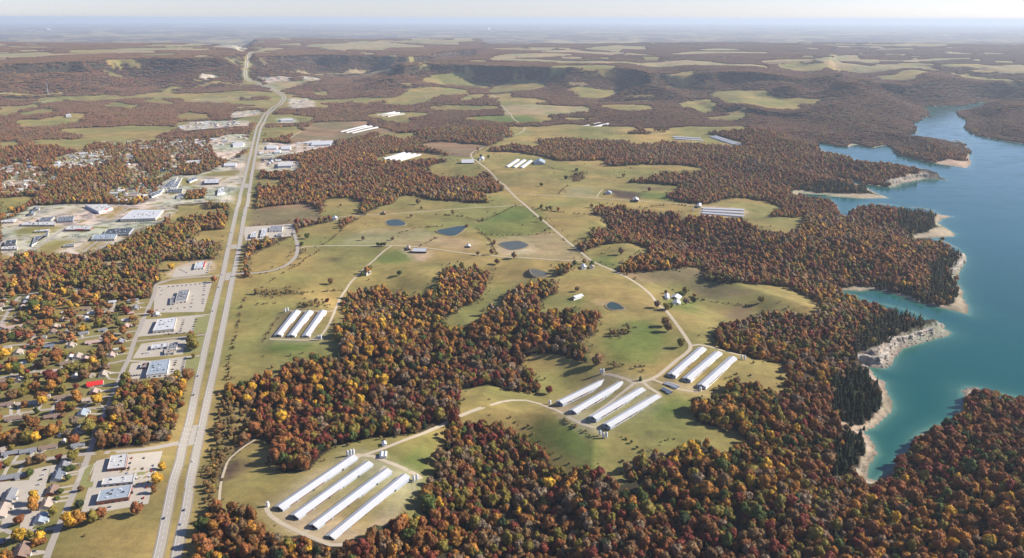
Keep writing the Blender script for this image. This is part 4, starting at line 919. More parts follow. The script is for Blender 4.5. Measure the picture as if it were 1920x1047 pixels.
SHOPS = [ # corners BL, BR, FR, FL at ground; height; roof; wall; label
 ((209,860.5),(240,859),(236,882),(202,885),5.5,'roof_pale','brick','small square red brick shop with a pale flat roof and dark vents'),
 ((195,901.5),(254,894),(250,908.5),(191,914),4.2,'roof_pale','metal_wall','long narrow white flat roofed building between the two brick shops'),
 ((189,927.5),(249,916),(242,939),(182.5,948),6,'roof_blue','brick','blue grey flat roofed brick shop, the lowest in the near parking lot'),
 ((297,604),(332,600),(327,622),(287,626),6,'roof_white2','siding','big bright white roofed store in its own lot beside the highway'),
 ((283,684),(319,680),(314.5,705),(275,710),6.5,'roof_blue','white_wall','grey blue flat roofed store with rows of roof vents above the near wood'),
 ((286,650),(316,646.5),(314,653.5),(283,657.5),4,'roof_white2','metal_wall','thin pale roofed strip building between the white and the blue stores'),
 ((309,660),(327,658),(327,665),(309,667),4.5,'roof_tan','siding','low olive roofed canopy building beside the thin pale strip'),
 ((318,648),(334,646),(331,658),(313,660),4.5,'roof_grey','white_wall','grey flat roofed annex at the end of the thin pale strip'),
 ((335,550),(356,548),(350,567.5),(329,570.5),6,'roof_grey','siding','grey roofed hall in the middle of the upper highway parking lot'),
 ((321,560),(330,559),(329,572),(319,573),4,'roof_grey','siding','low grey porch building left of the grey roofed hall'),
 ((267,685),(281,683),(276,692),(263,693),4,'roof_brown','brick','small brown roofed building behind the grey blue store'),
 ((250,399),(307,398.5),(292,415),(226,417),9,'roof_white2','siding','huge white flat roofed superstore near the wood in the shopping district'),
 ((160,388.5),(202,387.5),(212,394),(186,402),8,'roof_pale','white_wall','wide pale roofed superstore with a red entrance in the shopping district'),
 ((203,434),(251,432),(242,443),(195,443),7,'roof_dark','metal_wall','dark teal roofed warehouse below the huge white superstore'),
 ((178,444),(221,442),(215,452),(171,453),6,'roof_blue','siding','grey blue roofed strip mall beside the dark warehouse'),
 ((110,411),(140,409.5),(137,417),(107,418),6,'roof_slate','metal_wall','slate blue roofed store in the middle of the shopping district'),
 ((77,412),(103,410),(96,417),(73,418),6,'roof_slate','siding','slate roofed L shaped shop left of the slate blue store'),
 ((45,420),(104,418.5),(103,425),(40,425),5,'roof_pale','siding','long pale roofed strip of shops above the round lawn'),
 ((130,428),(175,427),(169,434),(123,434.5),6,'roof_pale','brick','pale roofed brick shop with red fascia in the shopping district'),
 ((60,463),(92,436),(90,444),(66,446),4,'roof_slate','white_wall','dark triangular roofed shop on the diagonal road'),
 ((4,417),(32,413),(26,419),(2,420),5,'roof_white2','siding','white roofed hall at the left edge above the round lawn'),
 ((12,455),(32,453),(30,462),(9,463),6,'roof_dark','siding','dark roofed block at the left edge of the shopping district'),
 ((6,466),(34,464),(32,470),(2,471),5,'roof_pale','siding','pale roofed block at the lower left of the shopping district'),
 ((66,435),(94,432),(92,436),(64,437),4,'roof_pale','siding','low pale building beside the oval lawn'),
 ((55,403),(66,400),(64,405),(53,406),5,'roof_slate','siding','small dark hip roofed restaurant in the upper left lots'),
 ((63,394),(75,392),(73,396),(61,397),5,'roof_slate','siding','dark roofed restaurant beyond the small hip roofed one'),
 ((121,462),(140,460),(139,464),(119,465),4,'roof_slate','siding','low dark roofed clinic at the end of its white drive'),
 ((368,495),(386,493),(382,505.5),(364,507),5,'roof_white2','white_wall','white roofed fuel station shop with a red front by the highway'),
 ((410,357),(421,354),(422,364),(408,367),6,'roof_white2','white_wall','white domed church beside the highway'),
 ((386,339.5),(412,338.5),(410,346.5),(383,347),6,'roof_white2','dark','white flat roofed depot with dark doors near the highway'),
 ((318,342),(334,334),(322,354),(303,355),5,'roof_slate','white_wall','long dark roofed storage row, left one of two'),
 ((331,342),(342,335),(332,354),(319,355),5,'roof_slate','white_wall','long dark roofed storage row, right one of two'),
 ((352,339),(367,333),(370,338),(356,344),5,'roof_slate','white_wall','slate roofed flats around the oval green'),
 ((282,366),(308,357),(300,366),(285,372),5,'roof_slate','white_wall','pale walled dark roofed building at the corner below the storage rows'),
 ((316,358),(343,357),(341,363),(313,363),5,'roof_dark','siding','low dark roofed building below the storage rows'),
 ((334,367),(345,366),(342,373),(331,374),5,'roof_slate','siding','small slate roofed shop left of the little wood'),
 ((421,309),(444,308),(442,313.5),(420,314),6,'roof_white2','white_wall','white roofed building left of the distant highway'),
 ((351,304),(380,302),(373,311),(349,312),6,'roof_pale','siding','long pale roofed school among the trees'),
 ((437,271),(458,270),(456,276),(437,277),7,'roof_white2','white_wall','white oval roofed hall by the distant highway'),
 ((472,440),(482,437),(480,448),(469,448),5,'roof_white2','siding','white roofed school wing nearest the highway'),
 ((507,428),(531,427),(529,435),(505,436),6,'roof_grey','white_wall','grey roofed school hall with pale walls'),
 ((492,432),(502,431),(499,446),(488,447),5,'roof_white2','siding','white roofed middle wing of the school'),
 ((520,441),(529,440),(528,445),(518,445),4,'roof_grey','siding','small grey block behind the school hall'),
 ((501,276),(520,275),(519,281),(500,281.5),7,'roof_white2','white_wall','white industrial shed beside the distant highway'),
 ((528,277),(546,276),(544,282),(527,282.5),7,'roof_white2','white_wall','white industrial shed second from the distant highway'),
 ((516,284),(527,283),(525,288),(514,288.5),6,'roof_white2','white_wall','small white shed in the industrial yard'),
 ((586,269),(625,267),(619,274),(583,275),8,'roof_white2','metal_wall','long white warehouse at the far end of the industrial yard'),
 ((523,308),(549,307),(546,315),(521,316),9,'roof_pale','metal_wall','large pale factory shed below the industrial yard'),
 ((576,268),(600,266),(597,270),(574,271),6,'roof_white2','metal_wall','low white shed beside the long warehouse'),
 ((525,226),(548,224),(551,228),(527,229),7,'roof_white2','white_wall','white shed right of the far highway bend'),
 ((1003,304.5),(1022,304),(1021,309),(1001,309.5),6,'roof_blue','metal_wall','blue grey machinery shed beside the white poultry houses'),
 ((866,305),(889,304.5),(888,307.5),(865,308),5,'roof_white2','dark','long low barn beside the bend of the diagonal road'),
 ((900,298),(908,297),(907,301),(899,301.5),5,'roof_white2','white_wall','white farmhouse among trees at the diagonal road bend'),
 ((776,471),(800,471),(799,475.5),(774,475),5,'roof_white2','dark','long white roofed cattle barn on the gravel road'),
 ((764,467),(769,464),(770,470),(764,470),5,'roof_tan','rust','tall tan barn beside the long cattle barn'),
 ((716,833),(724,831.5),(725,837),(717,838),3.2,'roof_white2','white_wall','small white pump house on the bend of the farm drive'),
 ((713,852),(719,851),(718,860),(712,860),3.4,'roof_white2','white_wall','narrow white shed, left one at the farm yard'),
 ((720,852),(726,851),(725,860),(719,860),3.4,'roof_white2','white_wall','narrow white shed, right one at the farm yard'),
 ((1074,559),(1089,555),(1091,559),(1076,564),4,'roof_white2','white_wall','white livestock shelter on the green slope'),
 ((1090,501),(1098,500),(1099,505),(1091,506),5,'roof_white2','white_wall','small white farmhouse beneath trees by the gravel crossing'),
 ((1105,501),(1113,500),(1114,504),(1106,505),5,'roof_tan','siding','tan farmhouse right of the small white one by the crossing'),
 ((1247,558),(1253,557),(1254,562),(1248,562),5,'roof_white2','white_wall','white shed at the left of the hilltop farmstead'),
 ((1264,560),(1269,558.5),(1270,562),(1265,563),4,'roof_white2','white_wall','tall white barn of the hilltop farmstead'),
 ((1265,569.5),(1273,568),(1273,571.5),(1264,572),3.5,'roof_pale','white_wall','long pale farmhouse of the hilltop farmstead'),
 ((1136,363),(1147,362),(1146,365),(1135,365.5),5,'roof_blue','metal_wall','blue grey shed on the ploughed dark square field'),
 ((1187,376),(1196,374),(1197,379),(1188,380),6,'roof_pale','dark','steep dark house at the corner of the ploughed field'),
 ((1308,387),(1315,385),(1314,390),(1307,390),6,'roof_white2','siding','small house at the gate of the ridge farm'),
 ((684,513),(692,508),(695,514),(687,518),5,'roof_tan','siding','small house hidden by orange trees on the farm lane'),
 ((717,400),(723,399),(723,403),(717,403),4,'roof_brown','rust','small dark shed beside the upper gravel lane'),
 ((624,411),(632,409),(633,413),(625,414),5,'roof_white2','white_wall','white house behind the tree line at the paved street'),
 ((875,462),(882,461),(882,465),(875,465),3.5,'roof_white2','dark','tiny white roofed livestock shed in the pasture'),
 ((125,217),(133,216),(134,220),(124,220.5),9,'roof_white2','white_wall','white domed farm building in a distant field'),
 ((88,55.5),(95,55.5),(96,59),(88,59),45,'roof_white2','white_wall','very distant white building on the left skyline'),
 ((915,53),(919,53),(919,56),(915,56),40,'roof_white2','white_wall','very distant white grain tower near the horizon')]
LOTS = [ # quads BL BR FR FL
 ((180,865),(305,846),(278,945),(150,968)),((148,880),(180,868),(170,890),(144,905)),((290,536),(398,528),(382,585),(288,587)),((262,600),(385,592),(370,622),(258,632)),((265,645),(352,634),(343,665),(248,673)),((246,682),(352,668),(342,706),(236,712)),
 ((95,873),(150,868),(118,880),(92,893)),((58,882),(95,873),(70,985),(35,1000)),((-10,905),(62,900),(55,930),(-10,935)),((8,940),(60,925),(45,965),(0,1000)),((330,503),(398,490),(388,514),(322,521)),((455,426),(548,420),(546,443),(460,452)),
 ((418,513),(444,510),(436,525),(412,527)),((345,800),(382,795),(374,832),(338,838)),((427,460),(455,458),(451,466),(424,468)),((452,346),(474,344),(470,352),(449,354))]
TANKS = [((652,856),'G'),((658,855),'G'),((663,854),'G'),((502,950),'W'),((776,905),'G'),((782,902),'G'),((1126,702),'G'),((1131,701),'G'),((1031,758),'W'),((1125,818),'G'),((1131,822),'G'),((1137,822),'G'),((1390,675),'G'),((1396,676),'G'),((535,587),'G'),((540,585),'G'),((597,638),'G'),((602,638),'G'),((1313,733),'W'),((1300,396),'G')]
def quad_w(c): return at(c)
BW = at_many([[s[0], s[1], s[2], s[3]] for s in SHOPS])
PWL = at_many([[p[0], p[1]] for p in POULTRY])
HWL = at([(h[0], h[1]) for h in HOUSES])
LOTW = at_many([list(q) for q in LOTS])
TW = at([t[0] for t in TANKS])
dirS = (at([(190, 790)]) - at([(140, 920)]))[0, :2]; ANG_S = math.atan2(dirS[1], dirS[0])
dirE = (at([(90, 841)]) - at([(21, 852)]))[0, :2]; ANG_E = math.atan2(dirE[1], dirE[0])
def extra_houses():
    rs = np.random.RandomState(33); out = []; have = [p[:2] for p in HWL]
    for r, (P, wd) in zip(ROADS, ROADW):
        if r[0] != 'street': continue
        for i in range(2, len(P) - 2, 1):
            u, v = to_px(P[i:i + 1, 0], P[i:i + 1, 1], 0.0)
            if not (0 < u[0] < 285 and 556 < v[0] < 1040): continue
            d = P[i + 1] - P[i - 1]; d = d / np.linalg.norm(d); nn = np.array([-d[1], d[0]])
            for s in (-1, 1):
                c = P[i] + nn * s * rs.uniform(20, 25)
                if min(np.hypot(*(c - h)) for h in have) < 27: continue
                if any(dist_line(c[:1], c[1:], Q, False) .min() < 14 for Q, w_ in ROADW): continue
                if cover(c[:1], c[1:], False)[0] != 10 or any(in_poly(c[:1], c[1:], grow(b, 14))[0] for b in [q[:, :2] for q in LOTW]): continue
                u2, v2 = to_px(c[:1], c[1:], 0.0)
                if any(math.hypot(c[0] - b[:, 0].mean(), c[1] - b[:, 1].mean()) < 34 for b in BW): continue
                have.append(c); out.append(((round(float(u2[0])), round(float(v2[0])), 'E' if abs(np.dot(d, [math.cos(ANG_E), math.sin(ANG_E)])) > .7 else 'S', rs.uniform(14, 20), rs.uniform(9, 12), rs.choice(['grey', 'brown', 'tan', 'pink', 'white', 'slate', 'tan', 'grey'])), np.array([c[0], c[1], 0.0])))
                if len(out) >= 34: return out
    return out
def grow(P, m):
    c = P.mean(0); d = P - c; return c + d * (1 + m / np.maximum(np.linalg.norm(d, axis=1), 1))[:, None]
def rect(c, ang, L_, W_):
    ca, sa = math.cos(ang), math.sin(ang)
    return np.array([(c[0] + ca * a * L_ / 2 - sa * b * W_ / 2, c[1] + sa * a * L_ / 2 + ca * b * W_ / 2) for a, b in ((-1,-1),(1,-1),(1,1),(-1,1))])
_x = extra_houses()
HOUSES += [q[0] for q in _x]; HWL = np.concatenate([HWL] + [q[1][None] for q in _x])
BLDW = [grow(b[:, :2], 7) for b in BW] + [grow(q[:, :2], 1) for q in LOTW]
for h, p in zip(HOUSES, HWL): BLDW.append(rect(p, ANG_S if h[2] == 'S' else ANG_E, h[3] + 7, h[4] + 7))
for (a, b, wd, f), P in zip(POULTRY, PWL):
    d = P[1, :2] - P[0, :2]; BLDW.append(rect(P[:, :2].mean(0), math.atan2(d[1], d[0]), np.linalg.norm(d) + 14, wd + 12))

# ------------------------------------------------------------------ road and lot surfaces
_layer = [0]
def ribbon(name, P, width, mat, lift, ctr=0.0, cross=3, parent=None, dash=None):
    d = np.gradient(P, axis=0); d /= np.maximum(np.linalg.norm(d, axis=1), 1e-6)[:, None]
    nrm = np.stack([-d[:, 1], d[:, 0]], 1)
    r = np.hypot(P[:, 0], P[:, 1])
    V = []
    for k in range(cross):
        Q = P + nrm * (ctr + width * (k / (cross - 1) - .5))
        V.append(np.stack([Q[:, 0], Q[:, 1], ground_z(Q[:, 0], Q[:, 1]) + lift + r * 4e-5], 1))
    V = np.stack(V, 1).reshape(-1, 3); n = len(P)
    Fs = []
    for i in range(n - 1):
        if dash and (i % dash[1]) >= dash[0]: continue
        for k in range(cross - 1):
            a = i * cross + k; Fs.append((a + 1, a, a + cross, a + cross + 1))
    o = link(name, np_mesh(name, V, np.array(Fs), mat, True), parent)
    tag(o, kind='structure'); return o
def fine(P, step): 
    s = np.concatenate([[0], np.cumsum(np.linalg.norm(np.diff(P, axis=0), axis=1))]); t = np.arange(0, s[-1], step)
    return np.stack([np.interp(t, s, P[:, 0]), np.interp(t, s, P[:, 1])], 1)
for nm, P in (('highway_southbound', SBW), ('highway_northbound', NBW)):
    ribbon('highway_shoulder', P, 13.0, M['shoulder'], .12)
    ribbon('highway', P, 9.2, M['concrete_road'], .17, 0)
    m = np.hypot(P[:, 0], P[:, 1]) < 3200
    Q = fine(P[m], 4.0)
    ribbon('lane_marking', Q, .35, M['paint'], .21, 0.0, 2, dash=(1, 3))
    ribbon('edge_line', Q, .30, M['paint'], .21, 4.3, 2); ribbon('edge_line', Q, .30, M['yellow_paint'], .21, -4.3, 2)
for i, (r, (P, wd)) in enumerate(zip(ROADS, ROADW)):
    ribbon(r[0], P, wd, M[r[1]], .06 + .0045 * (i % 9) + (.05 if r[1] == 'gravel' else 0))
def drape(name, Qd, mat, lift, n=10):
    V = []
    for i in range(n + 1):
        for j in range(n + 1):
            a, b = i / n, j / n
            V.append((1 - a) * (1 - b) * Qd[0] + a * (1 - b) * Qd[1] + a * b * Qd[2] + (1 - a) * b * Qd[3])
    V = np.array(V)[:, :2]; z = ground_z(V[:, 0], V[:, 1]) + lift
    Fs = [(i * (n + 1) + j, (i + 1) * (n + 1) + j, (i + 1) * (n + 1) + j + 1, i * (n + 1) + j + 1)[::-1] for i in range(n) for j in range(n)]
    return tag(link(name, np_mesh(name, np.concatenate([V, z[:, None]], 1), np.array(Fs), mat, True)), kind='structure')
for i, Q in enumerate(LOTW): drape('parking_lot' if i < 12 else 'junction_apron', Q, M['lot'] if i < 12 else M['concrete_road'], .13 + .005 * i)
# lawns inside the lots
for i, q in enumerate([((352,636),(384,632),(375,660),(344,664)),((350,673),(378,669),(368,702),(343,706)),((366,596),(394,592),(388,623),(362,626)),((160,880),(178,866),(160,910),(150,906)),((150,906),(176,903),(173,914),(147,917)),((258,886),(272,885),(271,890),(258,891))]):
    if 'lawn' not in M: M['lawn'] = simple('mown_lawn', (.225, .215, .080), .95, .3, .12)
    drape('lawn', at(list(q)), M['lawn'], .26 + .004 * i, 6)

# short concrete drives from each suburban house to its street
_st = [P for r, (P, wd) in zip(ROADS, ROADW) if r[0] == 'street']
for hi, (h, P) in enumerate(zip(HOUSES, HWL)):
    if h[3] < 10: continue
    best = (1e9, None)
    for S_ in _st:
        F_ = fine(S_, 4.0) if len(S_) > 1 else S_
        d = np.hypot(F_[:, 0] - P[0], F_[:, 1] - P[1]); i = int(d.argmin())
        if d[i] < best[0]: best = (d[i], F_[i])
    if 12 < best[0] < 75:
        a = P[:2]; v = best[1] - a; u = v / np.linalg.norm(v); nn = np.array([-u[1], u[0]]); off = nn * h[3] * .28 * (1 if hi % 2 else -1)
        p0 = a + off + u * (h[4] / 2 if best[0] > 14 else 2); p1 = best[1] + off
        ribbon('driveway', fine(np.array([p0, p1, p1 + u * .5]), 3.0), 4.6, M['lot'], .052 + .0007 * hi, 0, 2)

# ------------------------------------------------------------------ long poultry houses
def prism(L_, W_, he, hr, over=.5, t=.18):
    """two roof slopes as thick sheets with overhang, in local axes (x along)"""
    mb = MB(); x0, x1 = -L_ / 2 - over, L_ / 2 + over; y = W_ / 2 + over; dz = (hr - he) / (W_ / 2) * over
    for s in (1, -1):
        a = (x0, s * y, he - dz); b = (x1, s * y, he - dz); c = (x1, 0, hr); d = (x0, 0, hr)
        up = [tuple(np.add(p, (0, 0, t))) for p in (a, b, c, d)]
        f = up if s == -1 else up[::-1]
        mb.face(f); mb.face([a, b, up[1], up[0]] if s == -1 else [b, a, up[0], up[1]])
        mb.face([a, up[0], up[3], d] if s == -1 else [d, up[3], up[0], a]); mb.face([b, c, up[2], up[1]] if s == -1 else [up[1], up[2], c, b])
        mb.face([a, d, c, b] if s == -1 else [b, c, d, a])
    return mb
M['roof_white2'] = simple('bright_white_roof', (.52, .52, .52), .6, .04, .1)
HE, HR = 2.9, 5.3
pcount = {}
for (pa, pb, wd, farm), P in zip(POULTRY, PWL):
    d = P[1, :2] - P[0, :2]; Ln = float(np.linalg.norm(d)); ang = math.atan2(d[1], d[0]); c = P[:, :2].mean(0)
    zc = float(ground_z([P[0, 0], P[1, 0], c[0]], [P[0, 1], P[1, 1], c[1]]).mean()) + .25
    near = P[:, 1].min() < 1900 and farm not in 'E'
    he, hr = (HE, HR) if farm not in 'TU' else (2.6, 4.4)
    e = empty('poultry_house' if farm not in 'TU' else 'storage_shed', (c[0], c[1], zc), ang)
    w_ = MB(); hw = wd / 2; hl = Ln / 2
    for s in (-1, 1):
        f = [(-hl, s * hw, -2), (hl, s * hw, -2), (hl, s * hw, he), (-hl, s * hw, he)]; w_.face(f if s == -1 else f[::-1])
    link('side_wall', w_.mesh('side_wall', M['metal_wall'] if farm in 'AB' else M['white_wall']), e)
    gm = []
    for s in (-1, 1):
        g_ = MB(); f = [(s * hl, -hw, -2), (s * hl, hw, -2), (s * hl, hw, he), (s * hl, 0, hr), (s * hl, -hw, he)]; g_.face(f if s == 1 else f[::-1])
        gw = link('gable_wall', g_.mesh('gable_wall', M['metal_wall']), e)
        if near:
            dm = MB().box(s * hl - .1, s * hl + .12, -1.8, 1.8, -.2, 3.2); link('barn_door', dm.mesh('barn_door', M['dark']), e)
            for k in (-1, 1):
                fm = MB(); 
                for q in range(3): fm.box(s * hl - .08, s * hl + .18, k * (2.6 + q * 1.35) - .55, k * (2.6 + q * 1.35) + .55, .6, 1.8)
                link('exhaust_fan', fm.mesh('exhaust_fan', M['dark']), gw)
    # roof sheets: every tenth seam stands proud
    link('roof', prism(Ln, wd, he, hr).mesh('roof', M['roof_white'] if near else M['roof_white2']), e)
    if near:
        rc = MB().box(-hl, hl, -.35, .35, hr + .12, hr + .34); link('ridge_cap', rc.mesh('ridge_cap', M['galv']), e)
        sm = MB(); n = int(Ln / 3.0)
        for k in range(1, n):
            x = -hl + k * Ln / n
            for s in (-1, 1):
                y0, z0, y1, z1 = 0, hr + .19, s * (hw + .45), he - (hr - he) / hw * .45 + .19
                q = [(x - .06, y0, z0), (x + .06, y0, z0), (x + .06, y1, z1), (x - .06, y1, z1)]
                sm.face(q if s == -1 else q[::-1])
        sm = sm.mesh('roof_seams', M['galv']); o = link('roof_seams', sm, e); o['kind'] = 'stuff'
        # dark inlets, fans and feed lines along the long wall
        for k in range(4 if farm in 'ABCD' else 0):
            x = -hl + Ln * (.18 + .2 * k)
            for s in (-1, 1):
                vb = MB().box(x - 1.1, x + 1.1, min(s * hw, s * (hw + .9)), max(s * hw, s * (hw + .9)), .1, 1.9, bottom=True); link('side_fan_box', vb.mesh('side_fan_box', M['dark'] if k % 2 else M['metal_wall']), e)
        cp = MB()
        for s in (-1, 1): cp.box(-hl * .82, hl * .05, min(s * (hw + .02), s * (hw + .35)), max(s * (hw + .02), s * (hw + .35)), .3, 1.9)
        link('cooling_pad', cp.mesh('cooling_pad', M['rust']), e)
    pcount[farm] = pcount.get(farm, 0) + 1; k = pcount[farm]; tot = sum(1 for q in POULTRY if q[3] == farm)
    if farm == 'T': tag(e, 'low curved grey storage shed below the three poultry houses by the junction', 'shed')
    elif farm == 'U': tag(e, 'short grey trailer like shed on the bare ground by the gravel junction', 'shed')
    else:
        od = {1: 'leftmost', tot: 'rightmost'}.get(k, ORD[k - 1] + ' from left')
        tag(e, 'long white poultry house, %s, %s' % (od, ('at ' + FARMN[farm][0]) if farm != 'H' else 'on the distant brown field'), 'poultry house', FARMN[farm][1])

# ------------------------------------------------------------------ feed bins
def bin_meshes():
    b = MB().cyl(0, 0, 2.2, 7.6, 1.6, 1.6, 14, cap=False).mesh('bin_body', M['galv'], True)
    h = MB().cyl(0, 0, .9, 2.2, .35, 1.6, 14, cap=False, bottom=True).mesh('hopper', M['galv'], True)
    r = MB().cyl(0, 0, 7.6, 9.0, 1.7, .35, 14).mesh('bin_roof', M['roof_white'], True)
    l = MB()
    for k in range(4):
        a = k * math.pi / 2 + .4; l.box(1.45 * math.cos(a) - .09, 1.45 * math.cos(a) + .09, 1.45 * math.sin(a) - .09, 1.45 * math.sin(a) + .09, -.8, 2.4)
    return b, h, r, l.mesh('bin_legs', M['galv'])
BM = bin_meshes()
for (px, k), P in zip(TANKS, TW):
    e = empty('feed_bin' if k == 'G' else 'water_tank', (P[0], P[1], ground_z(P[0], P[1])[0] + .1), RS.uniform(0, 3))
    if k == 'G':
        for n, m in zip(('body', 'hopper', 'roof', 'legs'), BM): link(n, m, e)
        e.scale = (1.1, 1.1, 1.05 + .1 * RS.rand())
    else:
        link('tank_body', MB().cyl(0, 0, -1, 6.2, 2.0, 2.0, 16, cap=False).mesh('tank_body', M['white_wall'], True), e); link('tank_roof', MB().cyl(0, 0, 6.2, 7.2, 2.1, .2, 16).mesh('tank_roof', M['roof_white'], True), e)
    farm = min((math.hypot(px[0] - (q[0][0] + q[1][0]) / 2, (px[1] - (q[0][1] + q[1][1]) / 2) * 1.5), q[3]) for q in POULTRY if q[3] in FARMN)[1]
    want(e, ('galvanised feed bin at ' if k == 'G' else 'white round tank at ') + FARMN[farm][0], 'feed bin' if k == 'G' else 'tank', px, 'feed bins' if k == 'G' else 'white tanks')

# ------------------------------------------------------------------ shops and other flat roofed buildings

GABLE = ('barn', 'farmhouse', 'house ', 'shed', 'shelter')
for s, P in zip(SHOPS, BW):
    h, roof, wall, lab = s[4:]
    c = P[:, :2].mean(0); z = float(ground_z(P[:, 0], P[:, 1]).mean())
    Q = P[:, :2] - c; dist = float(np.hypot(*c)); small = dist > 3200
    if np.cross(Q[1] - Q[0], Q[2] - Q[1]) < 0: Q = Q[::-1]       # counter clockwise
    e = empty('shop' if wall == 'brick' or 'store' in lab or 'shop' in lab else 'building', (c[0], c[1], z))
    L1 = np.linalg.norm(Q[1] - Q[0]); L2 = np.linalg.norm(Q[2] - Q[1])
    pitched = any(g in lab for g in GABLE) and 'warehouse' not in lab and max(L1, L2) < 70 and dist < 4000 and 'flat' not in lab or 'hip' in lab
    wm = MB()
    for i in range(4):
        a, b = Q[i], Q[(i + 1) % 4]; wm.face([(a[0], a[1], -2), (b[0], b[1], -2), (b[0], b[1], h), (a[0], a[1], h)])
    if pitched:
        e.name = 'barn' if 'barn' in lab else ('farmhouse' if 'house' in lab else 'shed')
        k = 0 if L1 >= L2 else 1
        A, B, C_, D = [Q[(k + i) % 4] for i in range(4)]
        m1 = (D + A) / 2; m2 = (B + C_) / 2; hr = h + min(L1, L2) * .24
        wm.face([(D[0], D[1], h), (A[0], A[1], h), (m1[0], m1[1], hr)]); wm.face([(B[0], B[1], h), (C_[0], C_[1], h), (m2[0], m2[1], hr)])
        link('wall', wm.mesh('wall', M[wall]), e)
        ang = math.atan2(*(B - A)[::-1]); r = prism(max(L1, L2), min(L1, L2), h + .05, hr + .05)
        o = link('roof', r.mesh('roof', M[roof]), e); o.rotation_euler = (0, 0, ang)
    else:
        link('wall', wm.mesh('wall', M[wall]), e)
        n_ = lambda v: v / max(np.linalg.norm(v), 1e-6)
        rm = MB(); I = Q * (1 - .7 / np.maximum(np.linalg.norm(Q, axis=1), 2))[:, None]; O = Q * (1 + .25 / np.maximum(np.linalg.norm(Q, axis=1), 2))[:, None]
        rm.face([(q[0], q[1], h - .45) for q in I])
        link('roof', rm.mesh('roof', M[roof]), e)
        pm = MB()
        for i in range(4):
            j = (i + 1) % 4
            pm.face([(*O[i], h - .8), (*O[j], h - .8), (*O[j], h + .1), (*O[i], h + .1)]); pm.face([(*O[i], h + .1), (*O[j], h + .1), (*I[j], h + .1), (*I[i], h + .1)]); pm.face([(*I[i], h + .1), (*I[j], h + .1), (*I[j], h - .45), (*I[i], h - .45)])
        link('parapet', pm.mesh('parapet', M[roof if wall == 'dark' else ('siding' if wall != 'brick' else 'roof_pale')]), e)
        if not small:
            n = int(min(26, max(3, L1 * L2 / 120))); rs = np.random.RandomState(int(c[0]) & 1023)
            cols = max(1, int(math.sqrt(n)))
            for k in range(n):
                u = .14 + .72 * ((k % cols) + rs.uniform(.2, .8)) / cols; v = .14 + .72 * ((k // cols) + rs.uniform(.2, .8)) / max(1, math.ceil(n / cols))
                p = (1 - u) * (1 - v) * Q[0] + u * (1 - v) * Q[1] + u * v * Q[2] + (1 - u) * v * Q[3]
                w2 = rs.uniform(.7, 1.5); b = MB().box(-w2, w2, -w2 * .7, w2 * .7, -.1, rs.uniform(.7, 1.4))
                o = link('roof_unit', b.mesh('roof_unit', M['galv'] if rs.rand() < .5 else M['dark']), e, (p[0], p[1], h - .4)); o.rotation_euler = (0, 0, math.atan2(*(Q[1] - Q[0])[::-1]))
            for i in range(4):                                 # glazing on the sides towards the car parks
                a, b = Q[i], Q[(i + 1) % 4]; t = n_(b - a); nn = np.array([t[1], -t[0]]); Lg = np.linalg.norm(b - a)
                for k in range(int(Lg // 7)):
                    x = (k + .5) * Lg / max(1, int(Lg // 7)); q = a + t * x
                    g_ = MB(); w2 = 2.0 if (k + i) % 3 else 1.2; hh = 2.7 if (k + i) % 3 else 2.3
                    p0, p1 = q - t * w2 + nn * .04, q + t * w2 + nn * .04
                    g_.face([(*p0, .4), (*p1, .4), (*p1, hh), (*p0, hh)])
                    link('shop_window' if (k + i) % 3 else 'door', g_.mesh('shop_window', M['glass'] if (k + i) % 3 else M['dark']), e)
            if 'red entrance' in lab or 'red front' in lab or 'red fascia' in lab:
                j = int(np.argmin([((Q[i] + Q[(i + 1) % 4]) / 2 + c)[1] for i in range(4)])) if 'front' not in lab else int(np.argmax([((Q[i] + Q[(i + 1) % 4]) / 2)[0] for i in range(4)]))
                a, b = Q[j], Q[(j + 1) % 4]; t = n_(b - a); nn = np.array([t[1], -t[0]]); Lg = np.linalg.norm(b - a)
                p0, p1 = a + t * Lg * (.42 if 'front' not in lab else .05) + nn * .5, a + t * Lg * (.72 if 'front' not in lab else .95) + nn * .5
                f_ = MB(); f_.face([(*p0, h - 2.2), (*p1, h - 2.2), (*p1, h + .6), (*p0, h + .6)]); f_.face([(*p0, h + .6), (*p1, h + .6), (*(p1 - nn * 1.5), h + .6), (*(p0 - nn * 1.5), h + .6)])
                link('red_fascia', f_.mesh('red_fascia', M['roof_red']), e)
    cat = 'barn' if 'barn' in lab else ('house' if 'house' in lab and 'warehouse' not in lab else ('shed' if 'shed' in lab else ('shop' if ('shop' in lab or 'store' in lab) else 'building')))
    tag(e, lab, cat)

